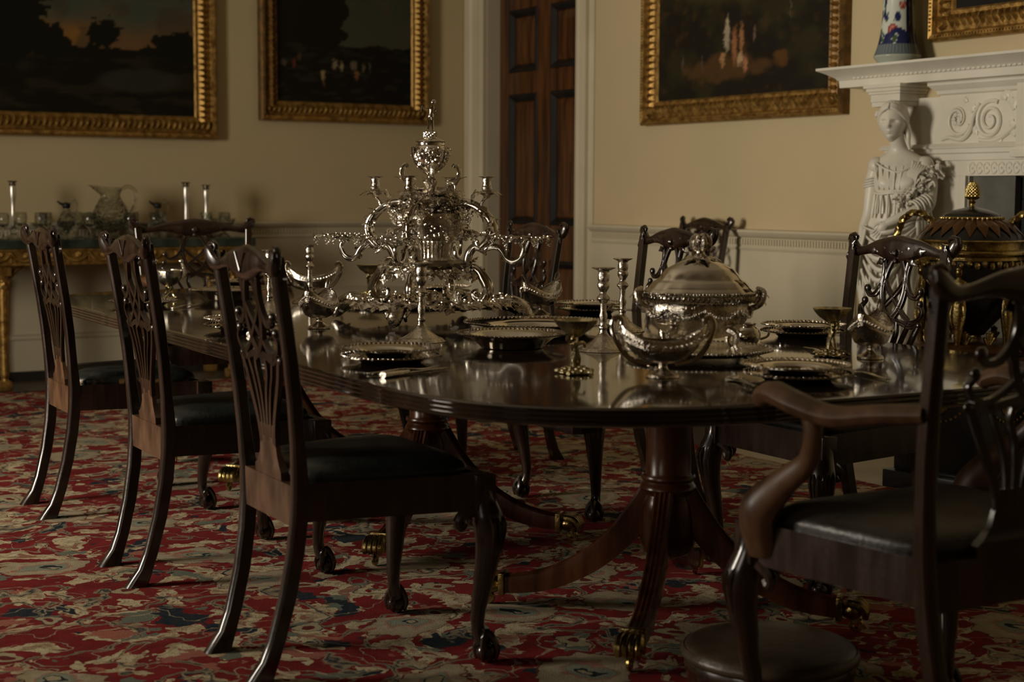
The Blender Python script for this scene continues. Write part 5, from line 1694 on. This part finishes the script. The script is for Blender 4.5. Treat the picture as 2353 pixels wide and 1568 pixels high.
# ring of leaves carrying the basket
g = MB()
g.lathe([(.075, zz(607)), (.105, zz(606)), (.125, zz(612)), (.120, zz(618)), (.09, zz(614)), (.075, zz(607))], 40)
g.build('basket_ring', M_silverdk, EP)
g = MB()
for i in range(110):
    a = 2 * pi * i / 110
    l = rn.uniform(.026, .046)
    q_ = rn.uniform(.09, .150)
    g.leaf(l, l * .75, T(q_ * cos(a), q_ * sin(a), zz(604 + 260 * (q_ - .09) + rn.uniform(0, 20))) @ RZ(a + rn.uniform(-.8, .8)) @ RY(rn.uniform(.2, 1.2)), 3, .3)
for i in range(18):
    a = 2 * pi * i / 18 + .2
    g.grapes((.138 * cos(a), .138 * sin(a), zz(626)), .005, 13, .034)
g.build('ring_foliage', M_silver, EP)
# basket
g = MB()
g.lathe(cr([(.072, zz(606)), (.066, zz(598)), (.068, zz(580)), (.074, zz(566)), (.074, zz(562))], 4), 72, flute=lambda th, i, z: 1 + .05 * abs(sin(18 * th)))
g.build('fluted_collar', M_silver, EP)
g = MB()
g.lathe(cr([(.070, zz(564)), (.088, zz(550)), (.100, zz(530)), (.104, zz(512)), (.100, zz(500))], 4) + [(.095, zz(502)), (.085, zz(540)), (.05, zz(556)), (.0, zz(560))], 64, flute=lambda th, i, z: 1 + .03 * cos(8 * th))
bk = g.build('basket_bowl', M_silver, EP)
g = MB()
for i in range(150):
    a = rn.uniform(0, 2 * pi); t = rn.uniform(0, 1)
    r = .088 + .018 * sin(t * 1.7)
    g.sphere((r * cos(a), r * sin(a), zz(552 - 50 * t)), rn.uniform(.003, .006), 5, 4)
for i in range(34):
    a = rn.uniform(0, 2 * pi)
    l = rn.uniform(.02, .04)
    g.leaf(l, l * .6, T(.100 * cos(a), .100 * sin(a), zz(rn.uniform(495, 540))) @ RZ(a + rn.uniform(-1, 1)) @ RY(rn.uniform(-.6, 1.2)), 2, .3)
g.build('basket_relief', M_silver, bk)
# fruit, leaves and shells heaped in the basket
g = MB()
for i in range(60):
    a = i * 2.4; r = .085 * sqrt((i + .5) / 60)
    h = .05 * (1 - (r / .09) ** 2)
    g.sphere((r * cos(a), r * sin(a), zz(502) + h), rn.uniform(.006, .011), 6, 5)
for i in range(16):
    a = i * 2.4; r = rn.uniform(.02, .08)
    g.leaf(.04, .028, T(r * cos(a), r * sin(a), zz(495) + .045 * (1 - r / .09)) @ RZ(a) @ RY(rn.uniform(-.7, .3)), 3, .3)
for a in (.75, 2.3, 3.9, 5.5):
    g.tube(cr([(.06 * cos(a), .06 * sin(a), zz(520)), (.12 * cos(a), .12 * sin(a), zz(538)), (.155 * cos(a), .155 * sin(a), zz(540))], 4), [.010, .008, .003], 7)
    foliage(g, (.13 * cos(a), .13 * sin(a), zz(540)), a, 6, .015, .03)
g.build('heaped_fruit', M_silver, bk)
# canopy where the arms meet, with upswept scroll leaves
g = MB()
g.lathe(cr([(.0, zz(500)), (.02, zz(497)), (.055, zz(487)), (.072, zz(476)), (.065, zz(468)), (.04, zz(462)), (.022, zz(455)), (.014, zz(446)), (.016, zz(438)), (.022, zz(430)), (.016, zz(424))], 3), 32, flute=lambda th, i, z: 1 + .10 * cos(8 * th))
cn = g.build('canopy', M_silver, EP)
g = MB()
for q in range(8):
    m = RZ(q * pi / 4 + pi / 8)
    big = q % 2 == 0
    g.tube(cr([(.02, 0, zz(452)), (.045, 0, zz(455)), (.07, 0, zz(446)), (.088, 0, zz(432)), (.104, 0, zz(436)), (.108, 0, zz(448))] if not big else [(.02, 0, zz(446)), (.05, 0, zz(446)), (.08, 0, zz(430)), (.094, 0, zz(412)), (.090, 0, zz(396)), (.080, 0, zz(390)), (.074, 0, zz(396))], 5), [.008, .008, .007, .0065, .0065, .005, .004], 8, m, flat=1.5)
    for (r, y, t) in ((.045, 452, -.4), (.06, 462, .2), (.07, 474, .6), (.085, 436, -1.0), (.05, 478, .9)):
        g.leaf(.042, .024, m @ T(r, rn.uniform(-.01, .01), zz(y)) @ RZ(rn.uniform(-.5, .5)) @ RY(t), 2, .4)
for i in range(90):
    a = rn.uniform(0, 2 * pi)
    l = rn.uniform(.022, .042)
    q_ = rn.uniform(.035, .098)
    g.leaf(l, l * .7, T(q_ * cos(a), q_ * sin(a), zz(rn.uniform(452, 490))) @ RZ(a + rn.uniform(-.8, .8)) @ RY(rn.uniform(-.3, 1.3)), 2, .4)
for q in range(8):
    a = q * pi / 4 + .2
    g.grapes((.07 * cos(a), .07 * sin(a), zz(468 + 8 * (q % 2))), .0045, 12, .032)
g.build('canopy_leaves', M_silver, cn)
# covered urn
g = MB()
g.lathe(cr([(.006, zz(440)), (.016, zz(432)), (.013, zz(424)), (.010, zz(417)), (.014, zz(412)), (.030, zz(403)), (.046, zz(388)), (.053, zz(370)), (.055, zz(358)), (.051, zz(351)), (.046, zz(346)), (.046, zz(340))], 4), 48, flute=lambda th, i, z: 1 + (.05 * abs(sin(12 * th)) if z < zz(392) and z > zz(412) else 0))
ur = g.build('urn', M_silversm, EP)
g = MB()
for i in range(120):
    a = rn.uniform(0, 2 * pi); t = rn.uniform(0, 1)
    y = 352 + 42 * t
    r = .050 + .006 * sin(pi * min(1, t * 1.3)) - .010 * max(0, t - .6)
    g.sphere((r * cos(a), r * sin(a), zz(y)), rn.uniform(.003, .0062), 5, 4)
for i in range(10):
    a = 2 * pi * i / 10
    g.grapes((.056 * cos(a), .056 * sin(a), zz(354)), .004, 9, .03)
    g.leaf(.03, .018, T(.05 * cos(a), .05 * sin(a), zz(352)) @ RZ(a) @ RY(.7), 2, .3)
for s_ in (0, pi):
    g.tube(cr([(.050 * cos(s_ + .8), .050 * sin(s_ + .8), zz(356)), (.066 * cos(s_ + .8), .066 * sin(s_ + .8), zz(352)), (.064 * cos(s_ + .8), .064 * sin(s_ + .8), zz(374)), (.050 * cos(s_ + .8), .050 * sin(s_ + .8), zz(390))], 4), .004, 6)
g.build('urn_garlands', M_silver, ur)
g = MB()
g.lathe(cr([(.046, zz(340)), (.050, zz(337)), (.044, zz(334)), (.034, zz(331)), (.024, zz(329)), (.021, zz(323)), (.016, zz(316)), (.010, zz(313)), (.0, zz(312))], 3), 36)
for i in range(30): g.sphere((.02 * cos(i * 2.4), .02 * sin(i * 2.4), zz(328 - .4 * i)), .004, 5, 4)
g.build('urn_lid', M_silversm, ur)
# little standing figure on the lid
g = MB()
zf = zz(313)
def fp(x, y, z): return (x, y, zf + z)
mm = RZ(radians(48.4 - 31.5))
for s_ in (-1, 1):
    g.tube(cr([fp(s_ * .008, 0, .0), fp(s_ * .007, .001, .014), fp(s_ * .0065, .002, .026), fp(s_ * .004, 0, .044)], 4), [.0035, .004, .0042, .006], 8, mm)
    g.sphere(fp(s_ * .009, -.004, .002), .0045, 6, 4, (1, 1.5, .6), mm)
g.rings([[fp(ox + rx * cos(2 * pi * j / 12), ry * sin(2 * pi * j / 12), z) for j in range(12)] for z, rx, ry, ox in ((.036, .006, .005, 0), (.042, .0098, .0075, 0), (.050, .0098, .0072, .001), (.057, .0075, .006, .002), (.066, .0092, .0068, .004), (.074, .0105, .006, .005), (.079, .006, .0045, .006), (.084, .0038, .0038, .0065))], True, (True, True), mm)
g.sphere(fp(.008, -.001, .092), .0078, 12, 8, (.9, 1, 1.15), mm)
g.sphere(fp(.010, .001, .095), .0082, 8, 6, (.95, 1, .95), mm)
g.tube(cr([fp(-.003, 0, .075), fp(-.014, -.003, .072), fp(-.026, -.005, .074)], 3), [.0032, .0028, .002], 6, mm)
g.tube(cr([fp(.013, 0, .074), fp(.015, -.002, .064), fp(.009, -.007, .058)], 3), [.0034, .003, .002], 6, mm)
g.tube([fp(-.032, -.006, .060), fp(-.027, -.005, .082)], [.0012, .0018], 5, mm)
g.tube([fp(-.033, -.006, .075), fp(-.022, -.005, .077)], .0012, 5, mm)
for k in range(10):
    a = 2 * pi * k / 10
    g.tube([fp(.008 * cos(a), .006 * sin(a), .044), fp(.010 * cos(a + .2), .008 * sin(a + .2), .034)], [.003, .003], 5, mm)
g.build('cherub_figure', M_silversm, ur)

# ------------------------------------------------------------------ gilt side table with glass
SB = thing('side_table', (2.30, 9.17, 0), 0, 'long gilt side table with a dark green marble top against the back wall', 'side table')
def sb(mb, name, mat, parent=SB, smooth=False, kind=None, sharp=.6):
    mb.v = [(x - 2.30, y - 9.17, z) for x, y, z in mb.v]
    return mb.build(name, mat, parent, smooth, kind=kind, sharp=sharp)
sb(MB().box((.95, 8.96, .808), (3.66, 9.46, .862), bev=.006), 'marble_top', M_greenmarble)
sb(MB().box((.98, 8.985, .715), (3.62, 9.45, .808)).box((.97, 8.975, .715), (3.63, 8.985, .728), bev=.002).box((.97, 8.972, .796), (3.63, 8.985, .808), bev=.002), 'frieze', M_frame)
fs_ = MB()
for i in range(18):
    x0 = 1.08 + i * .148
    for k in range(9):
        a = pi + pi * (k + .5) / 9
        fs_.tube([(x0 + .008 * cos(a), 8.982, .79 + .006 * sin(a)), (x0 + .030 * cos(a), 8.976, .79 + .030 * sin(a))], [.003, .0055], 5)
    fs_.tube(cr([(x0 - .072, 8.98, .79), (x0 - .05, 8.976, .757), (x0, 8.974, .738), (x0 + .05, 8.976, .757), (x0 + .072, 8.98, .79)], 5), [.004, .006, .008, .006, .004], 6)
    for z in (.78, .765, .75, .735): fs_.sphere((x0 + .074, 8.98, z), .006, 5, 4)
sb(fs_, 'carved_swags', M_frame, kind='stuff', smooth=True)
for x0 in (1.08, 2.15, 3.52):
    for y0 in (9.03, 9.40):
        lg = MB()
        lg.box((x0 - .045, y0 - .03, .655), (x0 + .045, y0 + .03, .715), bev=.004).box((x0 - .035, y0 - .035, .0), (x0 + .035, y0 + .035, .055), bev=.006)
        lg.lathe(cr([(.030, .05), (.022, .07), (.028, .10), (.026, .2), (.034, .45), (.038, .60), (.030, .63), (.040, .66)], 4), 32, (x0, y0, 0), flute=lambda th, i, z: 1 - .10 * abs(cos(6 * th)))
        for k in range(8):
            lg.leaf(.07, .03, T(x0 + .03 * cos(k * pi / 4), y0 + .03 * sin(k * pi / 4), .56) @ RZ(k * pi / 4) @ RY(-1.35), 2, -.1, .003)
        sb(lg, 'leg', M_frame, smooth=True)
        br_ = MB()
        for s_ in (-1, 1):
            br_.tube(cr([(x0 + s_ * .04, y0, .64), (x0 + s_ * .07, y0, .68), (x0 + s_ * .12, y0, .708)], 4), [.012, .014, .006], 7)
        sb(br_, 'leg_bracket', M_framedk, smooth=True)
ZS = .8625
def glass(name, prof, x, y, label, cat, seg=32, flute=None, handle=None, group=None, extra=None):
    t = thing(name, (x, y, ZS), 0, label, cat, group)
    MB().lathe(prof, seg, flute=flute).build('glass_body', M_glass, t)
    if handle: MB().tube(cr(handle, 5), .006, 8).build('handle', M_glass, t)
    if extra: extra(t)
    return t
cutf = lambda th, i, z: 1 + .035 * abs(sin(9 * th))
jp = cr([(.0, .0), (.055, .0), (.062, .008), (.04, .022), (.075, .06), (.098, .12), (.094, .17), (.065, .225), (.055, .255), (.072, .30)], 3)
jug = thing('glass_jug', (2.835, 9.2, ZS), 0, 'large cut-glass jug with handle, biggest piece on the side table', 'jug')
mb = MB()
R = []
for r, z in jp + [(.066, .30), (.050, .255), (.058, .225), (.088, .17), (.09, .12), (.068, .07), (.0, .03)]:
    R.append([((r * cutf(a, 0, 0)) * cos(a) - (.06 * max(0, -cos(a)) ** 4 * max(0, (z - .25) / .05) if z > .25 else 0), r * cutf(a, 0, 0) * sin(a), z + (.012 * max(0, -cos(a)) ** 3 * max(0, (z - .25) / .05) if z > .25 else 0)) for a in [2 * pi * j / 48 for j in range(48)]])
mb.rings(R).build('glass_body', M_glass, jug)
MB().tube(cr([(.055, 0, .275), (.10, 0, .305), (.15, 0, .28), (.155, 0, .22), (.13, 0, .16), (.095, 0, .13)], 5), [.009, .011, .012, .011, .010, .008], 10).build('handle', M_glass, jug)
def tall(x, y, label, gold=True, h=.33):
    t = thing('glass_candlestick', (x, y, ZS), 0, label, 'candlestick')
    MB().lathe(cr([(.0, 0), (.055, 0), (.056, .006), (.03, .018), (.018, .03), (.022, .05), (.014, .07)], 3), 32, flute=cutf).build('glass_foot', M_glass, t)
    MB().lathe(cr([(.010, .07), (.016, .10), (.013, .15), (.012, .2), (.019, .25), (.018, h - .03), (.012, h - .025)], 3), 20, caps=(True, True)).build('white_shaft', M_shaft, t)
    MB().lathe(cr([(.012, h - .028), (.022, h - .018), (.016, h - .010), (.028, h), (.028, h + .003)], 3) + [(.01, h)], 24).build('dark_socket', M_silverdk, t)
    return t
M_shaft = simple('polished_shaft', (.85, .82, .76), (.9, .87, .8), 5, .38, 1)
tall(3.293, 9.17, 'tall bright-shafted candlestick, left one of the pair near the side table end')
tall(3.44, 9.22, 'tall bright-shafted candlestick, right one of the pair near the side table end', h=.315)
tall(2.262, 9.2, 'tall candlestick with a white shaft at the left end of the side table')
gob = [(.0, 0), (.032, 0), (.033, .004), (.008, .012), (.006, .05), (.012, .062), (.033, .085), (.036, .12), (.034, .15)]
gi = [(.032, .149), (.033, .12), (.03, .088), (.0, .07)]
base = glass('wine_glass', cr(gob, 2) + gi, 2.40, 9.12, 'stemmed wine glasses on the side table', 'glass', 20, group='wine glasses on the side table')
for i, (x, y) in enumerate(((2.46, 9.24), (2.66, 9.05), (2.78, 9.37), (2.90, 9.04), (2.67, 9.34), (3.02, 9.36), (3.06, 9.06), (3.20, 9.36), (3.50, 9.07), (3.38, 9.06), (2.34, 9.34), (2.18, 9.10))):
    c = copy_tree(base); c.location = (x, y, ZS)
ORD = ('first', 'second', 'third', 'fourth', 'fifth', 'sixth', 'seventh', 'eighth', 'ninth', 'tenth', 'eleventh', 'twelfth', 'thirteenth')
gl_ = sorted([o for o in bpy.data.objects if o.name.split('.')[0] == 'wine_glass'], key=lambda o: o.location.x * .852 - (o.location.y - 9.2) * .523)
for n_, o in enumerate(gl_):
    o['label'] = '%s stemmed wine glass from the left end of the side table' % ORD[n_]
for x, y, w in ((2.57, 9.2, 'beside the left candlestick'), (3.13, 9.22, 'between the large jug and the right candlesticks')):
    t = thing('claret_jug', (x, y, ZS), 0, 'glass claret jug with dark spout ' + w, 'jug')
    MB().lathe(cr([(.0, 0), (.04, 0), (.045, .01), (.058, .06), (.052, .11), (.024, .155), (.018, .185)], 3) + [(.014, .18), (.02, .15), (.045, .1), (.0, .02)], 28, flute=cutf).build('glass_body', M_glass, t)
    m_ = MB().lathe(cr([(.019, .175), (.024, .19), (.018, .205), (.0, .21)], 3), 20)
    m_.tube(cr([(-.01, 0, .195), (-.035, 0, .203), (-.052, 0, .218)], 3), [.010, .007, .004], 8)
    m_.build('metal_spout', M_iron, t)
    MB().tube(cr([(.018, 0, .195), (.05, 0, .222), (.065, 0, .18), (.05, 0, .11)], 4), .0055, 8).build('handle', M_glass, t)
t = thing('glass_bowl', (3.565, 9.26, ZS), 0, 'cut-glass bowl with curved rim at the right end of the side table', 'bowl')
MB().lathe(cr([(.0, 0), (.04, 0), (.02, .02), (.05, .05), (.075, .11)], 3) + [(.07, .11), (.045, .055), (.0, .03)], 40, flute=cutf).build('glass_body', M_glass, t)

# fine carved and chased work too small to pick apart piece by piece
FINE = ('crest_carving', 'knee_carving', 'grape_border', 'vine_leaf_border', 'arm_vine', 'leg_foliage', 'dish_foliage', 'ring_foliage', 'basket_relief', 'heaped_fruit', 'canopy_leaves', 'urn_garlands', 'garland_band', 'gadrooned_rim', 'beaded_rim', 'beaded_edge', 'scroll_relief', 'figure_sleeve', 'flower_garland', 'palmette_cresting', 'jamb_moulding', 'relief_figure', 'bead_swag')
for o in bpy.data.objects:
    if o.type == 'MESH' and o.parent is not None and o.name.split('.')[0] in FINE:
        o['kind'] = 'stuff'
